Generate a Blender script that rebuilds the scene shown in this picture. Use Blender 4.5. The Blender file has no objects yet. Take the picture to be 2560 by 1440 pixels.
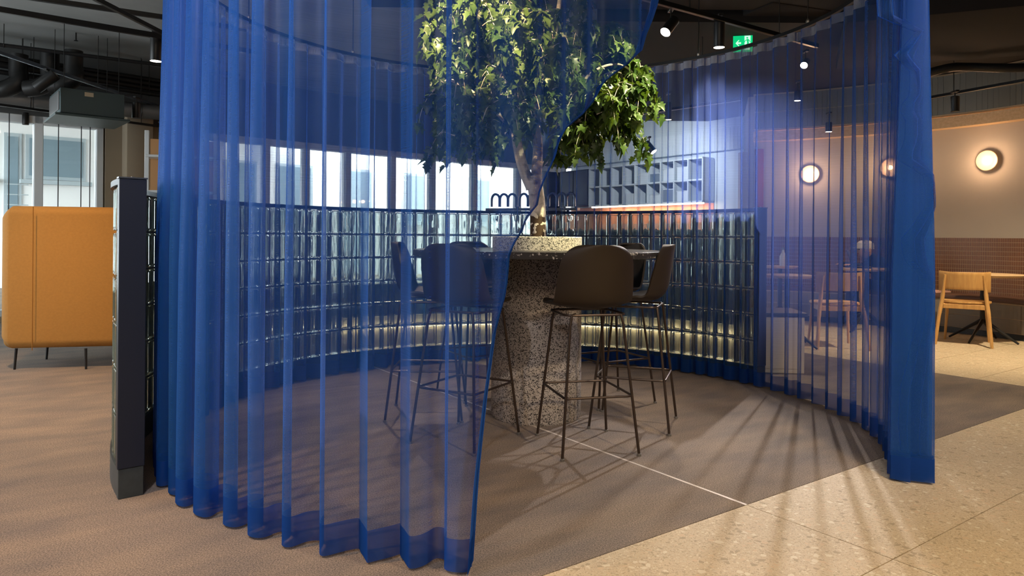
import bpy, bmesh, math, random
import numpy as np
from mathutils import Vector, Matrix, noise
PI = math.pi
random.seed(7); rng = np.random.default_rng(7)
S = bpy.context.scene
C = S.collection

# ------------------------------------------------------------------ camera, world, exposure, room lamps and fill
HT = 2.575
EYE, FOC, ROLL = 1.115, 1760.0, .0077
cam_d = bpy.data.cameras.new('camera'); cam = bpy.data.objects.new('camera', cam_d); C.objects.link(cam)
cam_d.sensor_width = 36; cam_d.lens = 36*FOC/2560; cam_d.shift_y = -130/2560; cam_d.clip_end = 200
cam.matrix_world = Matrix.Translation((0, 0, EYE)) @ Matrix.Rotation(PI/2, 4, 'X') @ Matrix.Rotation(ROLL, 4, 'Z')
S.camera = cam

world = bpy.data.worlds.new('world'); S.world = world; world.use_nodes = True
bg = world.node_tree.nodes['Background']
bg.inputs[0].default_value = (.90, .97, 1, 1); bg.inputs[1].default_value = 11.0

S.view_settings.view_transform = 'Standard'; S.view_settings.look = 'None'
S.view_settings.exposure = 0.55; S.view_settings.gamma = 1; S.view_settings.use_curve_mapping = False
cy = S.cycles
cy.max_bounces = 12; cy.transparent_max_bounces = 48; cy.transmission_bounces = 12
cy.diffuse_bounces = 3; cy.glossy_bounces = 4; cy.caustics_refractive = False; cy.caustics_reflective = False
cy.sample_clamp_indirect = 4; cy.sample_clamp_direct = 0; cy.use_denoising = True

WARM = (1, .70, .42); WARMW = (1, .82, .62); COOL = (.75, .88, 1)
def spot_lamp(name, loc, target, power, deg=50, blend=.6, color=WARM, size=.05):
    l = bpy.data.lights.new(name, 'SPOT'); l.energy = power; l.spot_size = math.radians(deg); l.spot_blend = blend
    l.color = color; l.shadow_soft_size = size
    o = bpy.data.objects.new(name, l); C.objects.link(o); o.location = loc
    d = Vector(target)-Vector(loc); o.rotation_euler = d.to_track_quat('-Z', 'Y').to_euler(); return o
def area_lamp(name, loc, target, power, sx, sy, color=WARMW, portal=False, spread=None):
    l = bpy.data.lights.new(name, 'AREA'); l.shape = 'RECTANGLE'; l.size = sx; l.size_y = sy; l.energy = power; l.color = color
    if portal: l.cycles.is_portal = True
    if spread: l.spread = math.radians(spread)
    o = bpy.data.objects.new(name, l); C.objects.link(o); o.location = loc
    d = Vector(target)-Vector(loc); o.rotation_euler = d.to_track_quat('-Z', 'Y').to_euler(); return o

# daylight enters through the big back windows
area_lamp('window_portal', (-2.4, 11.95, 1.45), (-2.4+.656, 11.95-.755, 1.45), 1, 13.5, 3.0, portal=True)
# unseen fill light added overhead behind the camera
area_lamp('overhead_fill_light', (-.3, -.6, 3.2), (-.2, 2.0, 0), 75, 3.0, 1.2, color=(1, .80, .58))
# cool fill added at the solid left wall to brighten the ceiling
area_lamp('side_fill_light', (-7.9, 4.6, 1.75), (0, 5.2, 2.3), 210, 8.0, 2.6, color=(.86, .95, 1))
# spot beams: a few match cans built further down, the rest added without fixtures
spot_lamp('spot_beam', (-2.6, 1.6, 3.0), (-2.1, 2.5, 0), 260, 85, 1, (1, .62, .32), .06)
spot_lamp('spot_beam', (1.9, .8, 3.0), (1.6, 2.4, 0), 250, 90, 1, (1, .74, .46), .06)
spot_lamp('spot_beam', (-3.6, 4.3, 3.05), (-3.3, 5.0, 0), 260, 80, 1, (1, .64, .34), .06)
spot_lamp('spot_beam', (4.75, 6.3, 2.88), (4.8, 7.3, 0), 300, 95, 1, (1, .78, .50), .06)
spot_lamp('spot_beam', (3.6, 3.9, 2.88), (4.1, 4.9, 0), 120, 80, 1, (1, .80, .55), .06)
spot_lamp('spot_beam', (1.17, 5.35, 2.86), (.3, 4.5, 1.0), 120, 60, .9, (1, .80, .58), .03)
spot_lamp('spot_beam', (1.75, 5.9, 2.70), (1.6, 5.2, 0), 80, 70, .9, (1, .84, .66), .03)
spot_lamp('spot_beam', (3.05, 7.25, 2.93), (1.78, 5.35, 1.5), 640, 36, .8, (1, .92, .88), .03)
spot_lamp('spot_beam', (-1.0, 5.9, 2.95), (-.35, 4.9, .4), 110, 70, .9, (1, .80, .62), .03)
spot_lamp('spot_beam', (-.55, 2.75, 3.05), (-.16, 4.3, 2.30), 1000, 34, .6, (1, .72, .36), .03)
spot_lamp('spot_beam', (1.55, 3.35, 2.95), (.62, 4.15, 1.9), 480, 34, .6, (1, .92, .50), .03)
spot_lamp('spot_beam', (-1.2, 1.2, 3.1), (-1.2, 3.0, 1.2), 120, 80, .9, (.92, .92, 1), .05)
spot_lamp('spot_beam', (2.5, 1.5, 3.05), (2.0, 3.6, 1.2), 90, 60, .9, (.92, .92, 1), .05)
spot_lamp('spot_beam', (2.2, 11.0, 2.9), (2.9, 13.2, 2.0), 160, 95, .9, (.90, .95, 1), .05)

# ------------------------------------------------------------------ helpers
def ray(px, py):
    xr, yr = px-1280, py-590
    return (xr+yr*ROLL)/FOC, (yr-xr*ROLL)/FOC          # x/Z, down/Z
def at_floor(px, py, h=0.):
    u, v = ray(px, py); Z = (EYE-h)/v; return Vector((u*Z, Z, h))
def at_depth(px, py, Z):
    u, v = ray(px, py); return Vector((u*Z, Z, EYE-v*Z))

def tag(o, label=None, cat=None, group=None, kind=None):
    if label: o['label'] = label
    if cat: o['category'] = cat
    if group: o['group'] = group
    if kind: o['kind'] = kind
    return o
def thing(name, label, cat, loc=(0, 0, 0), rz=0, group=None):
    o = bpy.data.objects.new(name, None); C.objects.link(o); o.empty_display_size = .1
    o.location = loc; o.rotation_euler = (0, 0, rz); return tag(o, label, cat, group)
def copy_tree(o, parent=None):
    c = o.copy(); C.objects.link(c)
    if parent: c.parent = parent
    for ch in list(o.children): copy_tree(ch, c)
    return c

class MB:
    def __init__(s): s.v = []; s.f = []
    def add(s, vs, fs):
        n = len(s.v); s.v += [tuple(p) for p in vs]; s.f += [tuple(i+n for i in f) for f in fs]; return s
    def box(s, c, d, R=None):
        hx, hy, hz = d[0]/2, d[1]/2, d[2]/2; c = Vector(c)
        P = [Vector((x*hx, y*hy, z*hz)) for x in (-1, 1) for y in (-1, 1) for z in (-1, 1)]
        if R is not None: P = [R @ p for p in P]
        return s.add([c+p for p in P], [(0, 1, 3, 2), (4, 6, 7, 5), (0, 4, 5, 1), (2, 3, 7, 6), (0, 2, 6, 4), (1, 5, 7, 3)])
    def bar(s, a, b, w, h=None, up=(0, 0, 1)):
        a = Vector(a); b = Vector(b); h = h or w; d = b-a; L = d.length; d.normalize()
        sx = d.cross(Vector(up))
        if sx.length < 1e-4: sx = Vector((1, 0, 0))
        sx.normalize(); sz = sx.cross(d)
        R = Matrix((sx, d, sz)).transposed()
        return s.box((a+b)/2, (w, L, h), R)
    def tube(s, pts, r, n=10, closed=False, caps=True):
        pts = [Vector(p) for p in pts]; m = len(pts)
        rr = r if hasattr(r, '__len__') else [r]*m
        base = len(s.v); prev = None
        for i, p in enumerate(pts):
            if closed: t = pts[(i+1) % m]-pts[i-1]
            else: t = pts[min(i+1, m-1)]-pts[max(i-1, 0)]
            t.normalize()
            if prev is None:
                a = t.cross(Vector((0, 0, 1)))
                if a.length < 1e-3: a = t.cross(Vector((1, 0, 0)))
            else: a = prev-t*prev.dot(t)
            a.normalize(); prev = a; b = t.cross(a)
            for k in range(n):
                q = p+(a*math.cos(2*PI*k/n)+b*math.sin(2*PI*k/n))*rr[i]; s.v.append(tuple(q))
        for i in range(m if closed else m-1):
            j = (i+1) % m
            for k in range(n):
                l = (k+1) % n
                s.f.append((base+i*n+k, base+j*n+k, base+j*n+l, base+i*n+l))
        if caps and not closed:
            s.f.append(tuple(base+k for k in range(n))); s.f.append(tuple(base+(m-1)*n+k for k in reversed(range(n))))
        return s
    def lathe(s, prof, c=(0, 0, 0), n=32, R=None, cap=True):
        c = Vector(c); base = len(s.v)
        for r, z in prof:
            for k in range(n):
                p = Vector((r*math.cos(2*PI*k/n), r*math.sin(2*PI*k/n), z))
                if R is not None: p = R @ p
                s.v.append(tuple(c+p))
        m = len(prof)
        for i in range(m-1):
            for k in range(n):
                l = (k+1) % n; s.f.append((base+i*n+k, base+i*n+l, base+(i+1)*n+l, base+(i+1)*n+k))
        if cap:
            s.f.append(tuple(base+k for k in reversed(range(n)))); s.f.append(tuple(base+(m-1)*n+k for k in range(n)))
        return s
    def prism(s, poly, z0, z1):
        n = len(poly); b = len(s.v)
        s.v += [(x, y, z0) for x, y in poly]+[(x, y, z1) for x, y in poly]
        s.f.append(tuple(b+i for i in reversed(range(n)))); s.f.append(tuple(b+n+i for i in range(n)))
        for i in range(n):
            j = (i+1) % n; s.f.append((b+i, b+j, b+n+j, b+n+i))
        return s
    def mesh(s, name, mat, smooth=False):
        me = bpy.data.meshes.new(name); me.from_pydata(s.v, [], s.f); me.update()
        if mat: me.materials.append(mat)
        if smooth: me.polygons.foreach_set('use_smooth', [True]*len(me.polygons))
        return me
    def build(s, name, mat, parent=None, smooth=False, bevel=0, seg=2, loc=None, angle=35):
        me = s.mesh(name, mat, smooth)
        bm = bmesh.new(); bm.from_mesh(me); bmesh.ops.recalc_face_normals(bm, faces=bm.faces)
        if bevel:
            es = [e for e in bm.edges if len(e.link_faces) == 2 and e.calc_face_angle() > math.radians(30)]
            bmesh.ops.bevel(bm, geom=es, offset=bevel, segments=seg, profile=.5, affect='EDGES', clamp_overlap=True)
            for f in bm.faces: f.smooth = True
        bm.to_mesh(me); bm.free()
        if smooth or bevel: me.set_sharp_from_angle(angle=math.radians(angle))
        return link(name, me, parent, loc)
def link(name, me, parent=None, loc=None):
    o = bpy.data.objects.new(name, me); C.objects.link(o)
    if parent is not None: o.parent = parent
    if loc is not None: o.location = loc
    return o
def struct(o): o['kind'] = 'structure'; return o

# ------------------------------------------------------------------ materials
def srgb(r, g, b):
    return tuple(((c/255)/12.92 if c/255 <= .04045 else ((c/255+.055)/1.055)**2.4) for c in (r, g, b))+(1,)
def mat(name, col, rough=.5, metal=0, spec=.5, noise_scale=None, amount=.12, bump=0, bump_scale=None, coat=0, trans=0, ior=1.45, emit=None, estr=0):
    m = bpy.data.materials.new(name); m.use_nodes = True; nt = m.node_tree; N = nt.nodes; L = nt.links
    b = N['Principled BSDF']; b.inputs['Base Color'].default_value = col; b.inputs['Roughness'].default_value = rough
    b.inputs['Metallic'].default_value = metal; b.inputs['Specular IOR Level'].default_value = spec; b.inputs['IOR'].default_value = ior
    b.inputs['Coat Weight'].default_value = coat; b.inputs['Transmission Weight'].default_value = trans
    if emit: b.inputs['Emission Color'].default_value = emit; b.inputs['Emission Strength'].default_value = estr
    if noise_scale or bump:
        tc = N.new('ShaderNodeTexCoord')
        nz = N.new('ShaderNodeTexNoise'); nz.inputs['Scale'].default_value = noise_scale or 8; nz.inputs['Detail'].default_value = 4
        L.new(tc.outputs['Object'], nz.inputs['Vector'])
        if noise_scale:
            mx = N.new('ShaderNodeMix'); mx.data_type = 'RGBA'; mx.blend_type = 'MIX'
            mx.inputs[6].default_value = tuple(c*(1-amount) for c in col[:3])+(1,)
            mx.inputs[7].default_value = tuple(min(1, c*(1+amount)) for c in col[:3])+(1,)
            L.new(nz.outputs[0], mx.inputs[0]); L.new(mx.outputs[2], b.inputs['Base Color'])
        if bump:
            n2 = nz
            if bump_scale:
                n2 = N.new('ShaderNodeTexNoise'); n2.inputs['Scale'].default_value = bump_scale; n2.inputs['Detail'].default_value = 3
                L.new(tc.outputs['Object'], n2.inputs['Vector'])
            bp = N.new('ShaderNodeBump'); bp.inputs['Strength'].default_value = bump; bp.inputs['Distance'].default_value = .01
            L.new(n2.outputs[0], bp.inputs['Height']); L.new(bp.outputs[0], b.inputs['Normal'])
    return m

def mat_terrazzo(name, base, chips, scales, thr, rough=.35):
    """matrix colour with several sizes of stone chips, in world metres"""
    m = bpy.data.materials.new(name); m.use_nodes = True; nt = m.node_tree; N = nt.nodes; L = nt.links
    b = N['Principled BSDF']; b.inputs['Roughness'].default_value = rough; b.inputs['Specular IOR Level'].default_value = .3
    geo = N.new('ShaderNodeNewGeometry'); prev = None
    wn = N.new('ShaderNodeTexNoise'); wn.inputs['Scale'].default_value = 9; wn.inputs['Detail'].default_value = 3
    L.new(geo.outputs['Position'], wn.inputs['Vector'])
    mx = N.new('ShaderNodeMix'); mx.data_type = 'RGBA'
    mx.inputs[6].default_value = tuple(c*.86 for c in base[:3])+(1,); mx.inputs[7].default_value = tuple(min(1, c*1.1) for c in base[:3])+(1,)
    L.new(wn.outputs[0], mx.inputs[0]); prev = mx.outputs[2]
    for i, (sc, th) in enumerate(zip(scales, thr)):
        nz = N.new('ShaderNodeTexNoise'); nz.inputs['Scale'].default_value = sc*.9; L.new(geo.outputs['Position'], nz.inputs['Vector'])
        vm = N.new('ShaderNodeVectorMath'); vm.operation = 'MULTIPLY_ADD'
        L.new(nz.outputs[1], vm.inputs[0]); vm.inputs[1].default_value = (.7/sc,)*3; L.new(geo.outputs['Position'], vm.inputs[2])
        vo = N.new('ShaderNodeTexVoronoi'); vo.inputs['Scale'].default_value = sc; L.new(vm.outputs[0], vo.inputs['Vector'])
        ve = N.new('ShaderNodeTexVoronoi'); ve.feature = 'DISTANCE_TO_EDGE'; ve.inputs['Scale'].default_value = sc; L.new(vm.outputs[0], ve.inputs['Vector'])
        sp = N.new('ShaderNodeSeparateColor'); L.new(vo.outputs['Color'], sp.inputs[0])
        g1 = N.new('ShaderNodeMath'); g1.operation = 'LESS_THAN'; L.new(sp.outputs[0], g1.inputs[0]); g1.inputs[1].default_value = th
        g2 = N.new('ShaderNodeMath'); g2.operation = 'GREATER_THAN'; L.new(ve.outputs['Distance'], g2.inputs[0]); g2.inputs[1].default_value = .10
        mu = N.new('ShaderNodeMath'); mu.operation = 'MULTIPLY'; L.new(g1.outputs[0], mu.inputs[0]); L.new(g2.outputs[0], mu.inputs[1])
        cr = N.new('ShaderNodeValToRGB'); cr.color_ramp.interpolation = 'CONSTANT'
        el = cr.color_ramp.elements; cs = chips[i]
        el[0].color = cs[0]; el[0].position = 0; el[1].color = cs[-1]; el[1].position = 1-1/len(cs)
        for k in range(1, len(cs)-1): e = el.new(k/len(cs)); e.color = cs[k]
        L.new(sp.outputs[1], cr.inputs[0])
        m2 = N.new('ShaderNodeMix'); m2.data_type = 'RGBA'; L.new(mu.outputs[0], m2.inputs[0]); L.new(prev, m2.inputs[6]); L.new(cr.outputs[0], m2.inputs[7])
        prev = m2.outputs[2]
    L.new(prev, b.inputs['Base Color']); return m

def mat_carpet():
    m = bpy.data.materials.new('carpet'); m.use_nodes = True; nt = m.node_tree; N = nt.nodes; L = nt.links
    b = N['Principled BSDF']; b.inputs['Roughness'].default_value = .85; b.inputs['Specular IOR Level'].default_value = .25
    geo = N.new('ShaderNodeNewGeometry')
    mp = N.new('ShaderNodeMapping'); mp.inputs['Rotation'].default_value = (0, 0, math.radians(-35)); L.new(geo.outputs['Position'], mp.inputs[0])
    mp2 = N.new('ShaderNodeMapping'); mp2.inputs['Scale'].default_value = (1.3, 3.2, 1); L.new(mp.outputs[0], mp2.inputs[0])
    n1 = N.new('ShaderNodeTexNoise'); n1.inputs['Scale'].default_value = 1.6; n1.inputs['Detail'].default_value = 6; L.new(mp2.outputs[0], n1.inputs['Vector'])
    n2 = N.new('ShaderNodeTexNoise'); n2.inputs['Scale'].default_value = 190; n2.inputs['Detail'].default_value = 3; L.new(geo.outputs['Position'], n2.inputs['Vector'])
    r1 = N.new('ShaderNodeValToRGB'); e = r1.color_ramp.elements
    e[0].position = .3; e[0].color = (.165, .143, .130, 1); e[1].position = .72; e[1].color = (.27, .218, .170, 1)
    L.new(n1.outputs[0], r1.inputs[0])
    r2 = N.new('ShaderNodeValToRGB'); e = r2.color_ramp.elements; e[0].position = .35; e[0].color = (.55, .55, .57, 1); e[1].position = .68; e[1].color = (1.5, 1.45, 1.42, 1)
    L.new(n2.outputs[0], r2.inputs[0])
    mx = N.new('ShaderNodeMix'); mx.data_type = 'RGBA'; mx.blend_type = 'MULTIPLY'; mx.inputs[0].default_value = 1
    L.new(r1.outputs[0], mx.inputs[6]); L.new(r2.outputs[0], mx.inputs[7]); L.new(mx.outputs[2], b.inputs['Base Color'])
    bp = N.new('ShaderNodeBump'); bp.inputs['Strength'].default_value = .4; bp.inputs['Distance'].default_value = .003
    L.new(n2.outputs[0], bp.inputs['Height']); L.new(bp.outputs[0], b.inputs['Normal'])
    return m

def mat_sheer(name, col, T, sheen_col, gloss=.06, through=None):
    """open weave: the share of light that passes between the yarns falls as the cloth is seen more edge-on"""
    m = bpy.data.materials.new(name); m.use_nodes = True; nt = m.node_tree; N = nt.nodes; L = nt.links
    N.clear(); out = N.new('ShaderNodeOutputMaterial')
    geo = N.new('ShaderNodeNewGeometry')
    dot = N.new('ShaderNodeVectorMath'); dot.operation = 'DOT_PRODUCT'; L.new(geo.outputs['Normal'], dot.inputs[0]); L.new(geo.outputs['Incoming'], dot.inputs[1])
    ab = N.new('ShaderNodeMath'); ab.operation = 'ABSOLUTE'; L.new(dot.outputs['Value'], ab.inputs[0])
    mxm = N.new('ShaderNodeMath'); mxm.operation = 'MAXIMUM'; L.new(ab.outputs[0], mxm.inputs[0]); mxm.inputs[1].default_value = .19
    inv = N.new('ShaderNodeMath'); inv.operation = 'DIVIDE'; inv.inputs[0].default_value = 1; L.new(mxm.outputs[0], inv.inputs[1])
    # thread density varies slightly from row to row
    sep = N.new('ShaderNodeSeparateXYZ'); L.new(geo.outputs['Position'], sep.inputs[0])
    cmb = N.new('ShaderNodeCombineXYZ'); L.new(sep.outputs[2], cmb.inputs[2])
    nz = N.new('ShaderNodeTexNoise'); nz.inputs['Scale'].default_value = 210; nz.inputs['Detail'].default_value = 1; L.new(cmb.outputs[0], nz.inputs['Vector'])
    mr = N.new('ShaderNodeMapRange'); mr.inputs[1].default_value = .3; mr.inputs[2].default_value = .7; mr.inputs[3].default_value = T-.045; mr.inputs[4].default_value = T+.045
    L.new(nz.outputs[0], mr.inputs[0])
    pw = N.new('ShaderNodeMath'); pw.operation = 'POWER'; L.new(mr.outputs[0], pw.inputs[0]); L.new(inv.outputs[0], pw.inputs[1])
    tr = N.new('ShaderNodeBsdfTransparent'); tr.inputs[0].default_value = (1, 1, 1, 1)
    df = N.new('ShaderNodeBsdfDiffuse'); df.inputs[0].default_value = col
    tl = N.new('ShaderNodeBsdfTranslucent'); tl.inputs[0].default_value = through or col
    gl = N.new('ShaderNodeBsdfGlossy'); gl.inputs[0].default_value = sheen_col; gl.inputs['Roughness'].default_value = .45
    m1 = N.new('ShaderNodeMixShader'); m1.inputs[0].default_value = .42; L.new(df.outputs[0], m1.inputs[1]); L.new(tl.outputs[0], m1.inputs[2])
    m2 = N.new('ShaderNodeMixShader'); m2.inputs[0].default_value = gloss; L.new(m1.outputs[0], m2.inputs[1]); L.new(gl.outputs[0], m2.inputs[2])
    m3 = N.new('ShaderNodeMixShader'); L.new(pw.outputs[0], m3.inputs[0]); L.new(m2.outputs[0], m3.inputs[1]); L.new(tr.outputs[0], m3.inputs[2])
    L.new(m3.outputs[0], out.inputs[0]); return m

def mat_pane(name, tint=(.96, .99, 1, 1)):
    m = bpy.data.materials.new(name); m.use_nodes = True; nt = m.node_tree; N = nt.nodes; L = nt.links; N.clear()
    out = N.new('ShaderNodeOutputMaterial'); fr = N.new('ShaderNodeFresnel'); fr.inputs[0].default_value = 1.45
    tr = N.new('ShaderNodeBsdfTransparent'); tr.inputs[0].default_value = tint
    gl = N.new('ShaderNodeBsdfGlossy'); gl.inputs['Roughness'].default_value = .02
    mx = N.new('ShaderNodeMixShader'); L.new(fr.outputs[0], mx.inputs[0]); L.new(tr.outputs[0], mx.inputs[1]); L.new(gl.outputs[0], mx.inputs[2])
    L.new(mx.outputs[0], out.inputs[0]); return m

def mat_glass(name, col):
    m = bpy.data.materials.new(name); m.use_nodes = True; nt = m.node_tree; N = nt.nodes; L = nt.links; N.clear()
    out = N.new('ShaderNodeOutputMaterial'); g = N.new('ShaderNodeBsdfGlass'); g.inputs['Color'].default_value = col
    g.inputs['Roughness'].default_value = .0; g.inputs['IOR'].default_value = 1.48
    tc = N.new('ShaderNodeTexCoord'); mp = N.new('ShaderNodeMapping'); mp.inputs['Scale'].default_value = (26, 26, 5); L.new(tc.outputs['Object'], mp.inputs[0])
    nz = N.new('ShaderNodeTexNoise'); nz.inputs['Scale'].default_value = 1.3; nz.inputs['Detail'].default_value = 1; L.new(mp.outputs[0], nz.inputs['Vector'])
    bp = N.new('ShaderNodeBump'); bp.inputs['Strength'].default_value = .28; bp.inputs['Distance'].default_value = .006
    L.new(nz.outputs[0], bp.inputs['Height']); L.new(bp.outputs[0], g.inputs['Normal'])
    # a share of pale green scatter mixed in to lift the blocks' brightness
    tl = N.new('ShaderNodeBsdfTranslucent'); tl.inputs[0].default_value = (.72, .86, .74, 1); df = N.new('ShaderNodeBsdfDiffuse'); df.inputs[0].default_value = (.60, .72, .62, 1)
    ma = N.new('ShaderNodeMixShader'); L.new(tl.outputs[0], ma.inputs[1]); L.new(df.outputs[0], ma.inputs[2])
    mb_ = N.new('ShaderNodeMixShader'); mb_.inputs[0].default_value = .10; L.new(g.outputs[0], mb_.inputs[1]); L.new(ma.outputs[0], mb_.inputs[2])
    L.new(mb_.outputs[0], out.inputs[0]); return m

def mat_leaf(name, c1, c2):
    m = bpy.data.materials.new(name); m.use_nodes = True; nt = m.node_tree; N = nt.nodes; L = nt.links; N.clear()
    out = N.new('ShaderNodeOutputMaterial')
    tc = N.new('ShaderNodeNewGeometry'); nz = N.new('ShaderNodeTexNoise'); nz.inputs['Scale'].default_value = 6; nz.inputs['Detail'].default_value = 3
    L.new(tc.outputs['Position'], nz.inputs['Vector'])
    r = N.new('ShaderNodeValToRGB'); e = r.color_ramp.elements; e[0].position = .35; e[0].color = c1; e[1].position = .65; e[1].color = c2; L.new(nz.outputs[0], r.inputs[0])
    p = N.new('ShaderNodeBsdfPrincipled'); p.inputs['Roughness'].default_value = .38; L.new(r.outputs[0], p.inputs['Base Color'])
    t = N.new('ShaderNodeBsdfTranslucent')
    h = N.new('ShaderNodeMix'); h.data_type = 'RGBA'; h.blend_type = 'MULTIPLY'; h.inputs[0].default_value = 1; L.new(r.outputs[0], h.inputs[6]); h.inputs[7].default_value = (1.5, 1.3, .45, 1)
    L.new(h.outputs[2], t.inputs[0])
    mx = N.new('ShaderNodeMixShader'); mx.inputs[0].default_value = .35; L.new(p.outputs[0], mx.inputs[1]); L.new(t.outputs[0], mx.inputs[2])
    L.new(mx.outputs[0], out.inputs[0]); return m

def mat_wood(name, c1, c2, scale=3, rough=.45, axis=2):
    m = bpy.data.materials.new(name); m.use_nodes = True; nt = m.node_tree; N = nt.nodes; L = nt.links
    b = N['Principled BSDF']; b.inputs['Roughness'].default_value = rough
    tc = N.new('ShaderNodeTexCoord'); mp = N.new('ShaderNodeMapping'); s = [14, 14, 14]; s[axis] = 1.5; mp.inputs['Scale'].default_value = s
    L.new(tc.outputs['Object'], mp.inputs[0]); nz = N.new('ShaderNodeTexNoise'); nz.inputs['Scale'].default_value = scale; nz.inputs['Detail'].default_value = 5
    L.new(mp.outputs[0], nz.inputs['Vector']); r = N.new('ShaderNodeValToRGB'); e = r.color_ramp.elements
    e[0].position = .3; e[0].color = c1; e[1].position = .7; e[1].color = c2; L.new(nz.outputs[0], r.inputs[0]); L.new(r.outputs[0], b.inputs['Base Color'])
    return m

def mat_bark():
    m = bpy.data.materials.new('bark'); m.use_nodes = True; nt = m.node_tree; N = nt.nodes; L = nt.links
    b = N['Principled BSDF']; b.inputs['Roughness'].default_value = .85
    g = N.new('ShaderNodeNewGeometry'); nz = N.new('ShaderNodeTexNoise'); nz.inputs['Scale'].default_value = 14; nz.inputs['Detail'].default_value = 5; L.new(g.outputs['Position'], nz.inputs['Vector'])
    r = N.new('ShaderNodeValToRGB'); e = r.color_ramp.elements; e[0].position = .36; e[0].color = (.16, .12, .09, 1); e[1].position = .50; e[1].color = (.62, .54, .46, 1); L.new(nz.outputs[0], r.inputs[0])
    # dark scar of bare wood just above the soil
    sp = N.new('ShaderNodeSeparateXYZ'); L.new(g.outputs['Position'], sp.inputs[0])
    mr = N.new('ShaderNodeMapRange'); mr.inputs[1].default_value = 1.235; mr.inputs[2].default_value = 1.275; mr.inputs[3].default_value = 1; mr.inputs[4].default_value = 0
    L.new(sp.outputs[2], mr.inputs[0])
    n2 = N.new('ShaderNodeTexNoise'); n2.inputs['Scale'].default_value = 22; L.new(g.outputs['Position'], n2.inputs['Vector'])
    mt = N.new('ShaderNodeMath'); mt.operation = 'GREATER_THAN'; L.new(n2.outputs[0], mt.inputs[0]); mt.inputs[1].default_value = .47
    mu = N.new('ShaderNodeMath'); mu.operation = 'MULTIPLY'; L.new(mr.outputs[0], mu.inputs[0]); L.new(mt.outputs[0], mu.inputs[1])
    mx = N.new('ShaderNodeMix'); mx.data_type = 'RGBA'; L.new(mu.outputs[0], mx.inputs[0]); L.new(r.outputs[0], mx.inputs[6]); mx.inputs[7].default_value = (.05, .025, .012, 1)
    L.new(mx.outputs[2], b.inputs['Base Color'])
    bp = N.new('ShaderNodeBump'); bp.inputs['Strength'].default_value = .5; bp.inputs['Distance'].default_value = .01; L.new(nz.outputs[0], bp.inputs['Height']); L.new(bp.outputs[0], b.inputs['Normal'])
    return m

M = {}
M['carpet'] = mat_carpet()
M['terrazzo_floor'] = mat_terrazzo('terrazzo_floor', (.58, .47, .32, 1),
    [[(.62, .53, .38, 1), (.40, .31, .20, 1), (.56, .47, .34, 1)], [(.66, .58, .43, 1), (.42, .34, .22, 1), (.48, .39, .27, 1), (.58, .50, .36, 1)], [(.68, .61, .47, 1), (.40, .32, .21, 1), (.60, .46, .31, 1)]],
    [230, 115, 48], [.5, .32, .18], .62)
M['terrazzo_white'] = mat_terrazzo('terrazzo_white', (.52, .47, .42, 1),
    [[(.03, .028, .026, 1), (.05, .045, .04, 1)], [(.02, .02, .02, 1), (.06, .05, .045, 1)]], [210, 140], [.30, .30], .5)
M['terrazzo_dark'] = mat_terrazzo('terrazzo_dark', (.040, .037, .034, 1),
    [[(.45, .42, .38, 1), (.2, .19, .17, 1)], [(.5, .47, .42, 1), (.12, .11, .1, 1)]], [120, 60], [.14, .10], .28)
M['grout'] = mat('grout', (.30, .24, .17, 1), .9)
M['concrete'] = mat('concrete', (.30, .31, .30, 1), .85, noise_scale=1.1, amount=.35, bump=.2, bump_scale=12)
M['black_ceiling'] = mat('black_ceiling', (.016, .013, .011, 1), .9, noise_scale=1, amount=.3)
M['black'] = mat('black_metal', (.010, .010, .011, 1), .45)
M['track'] = mat('track_metal', (.02, .021, .023, 1), .28, metal=.4)
M['can'] = mat('spot_can', (.012, .012, .012, 1), .38)
M['steel_grey'] = mat('duct_steel', (.22, .22, .22, 1), .45, metal=.8, noise_scale=5)
M['unit_grey'] = mat('air_unit', (.07, .10, .105, 1), .45, metal=.3, noise_scale=2)
M['plaster'] = mat('plaster', (.40, .36, .31, 1), .9, noise_scale=1.3, amount=.08)
M['plaster_dark'] = mat('plaster_dark', (.36, .29, .205, 1), .9, noise_scale=1.3, amount=.1)
M['bulkhead'] = mat('bulkhead', (.085, .09, .092, 1), .9, noise_scale=1.5, amount=.2)
M['plain'] = mat('plain_wall', (.22, .20, .18, 1), .9)
M['white_frame'] = mat('white_frame', (.80, .84, .86, 1), .4)
M['dark_frame'] = mat('dark_frame', (.04, .045, .05, 1), .4)
M['facade'] = mat('facade', (.80, .80, .78, 1), .9, noise_scale=.6, amount=.04)
M['facade_win'] = mat('facade_window', (.20, .27, .31, 1), .25)
M['facade_grey'] = mat('facade_grey', (.40, .46, .48, 1), .6)
M['pane'] = mat_pane('window_pane')
M['glass'] = mat_glass('block_glass', (.955, .992, .98, 1))
M['joint'] = mat('block_joint', (.19, .22, .215, 1), .5)
M['navy_steel'] = mat('navy_steel', (.010, .015, .030, 1), .38)
M['cap_metal'] = mat('cap_metal', (.16, .19, .24, 1), .25, metal=.8)
M['plinth'] = mat('plinth_tile', (.035, .045, .050, 1), .5, noise_scale=30, amount=.4)
M['sheer'] = mat_sheer('sheer_fabric', (.014, .135, .50, 1), .70, (.6, .65, 1, 1), .04, (.15, .24, .72, 1))
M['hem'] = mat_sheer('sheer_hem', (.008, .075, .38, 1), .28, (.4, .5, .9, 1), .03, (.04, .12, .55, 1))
M['shell'] = mat('stool_shell', (.028, .018, .009, 1), .55, bump=.05, bump_scale=300)
M['stool_metal'] = mat('stool_metal', (.060, .042, .032, 1), .38, metal=.55)
M['glide'] = mat('glide', (.25, .24, .22, 1), .3, metal=.6)
M['mustard'] = mat('mustard_wool', (.43, .215, .050, 1), .9, noise_scale=60, amount=.12, bump=.25, bump_scale=400)
M['stitch'] = mat('stitch', (.30, .13, .02, 1), .9)
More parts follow.
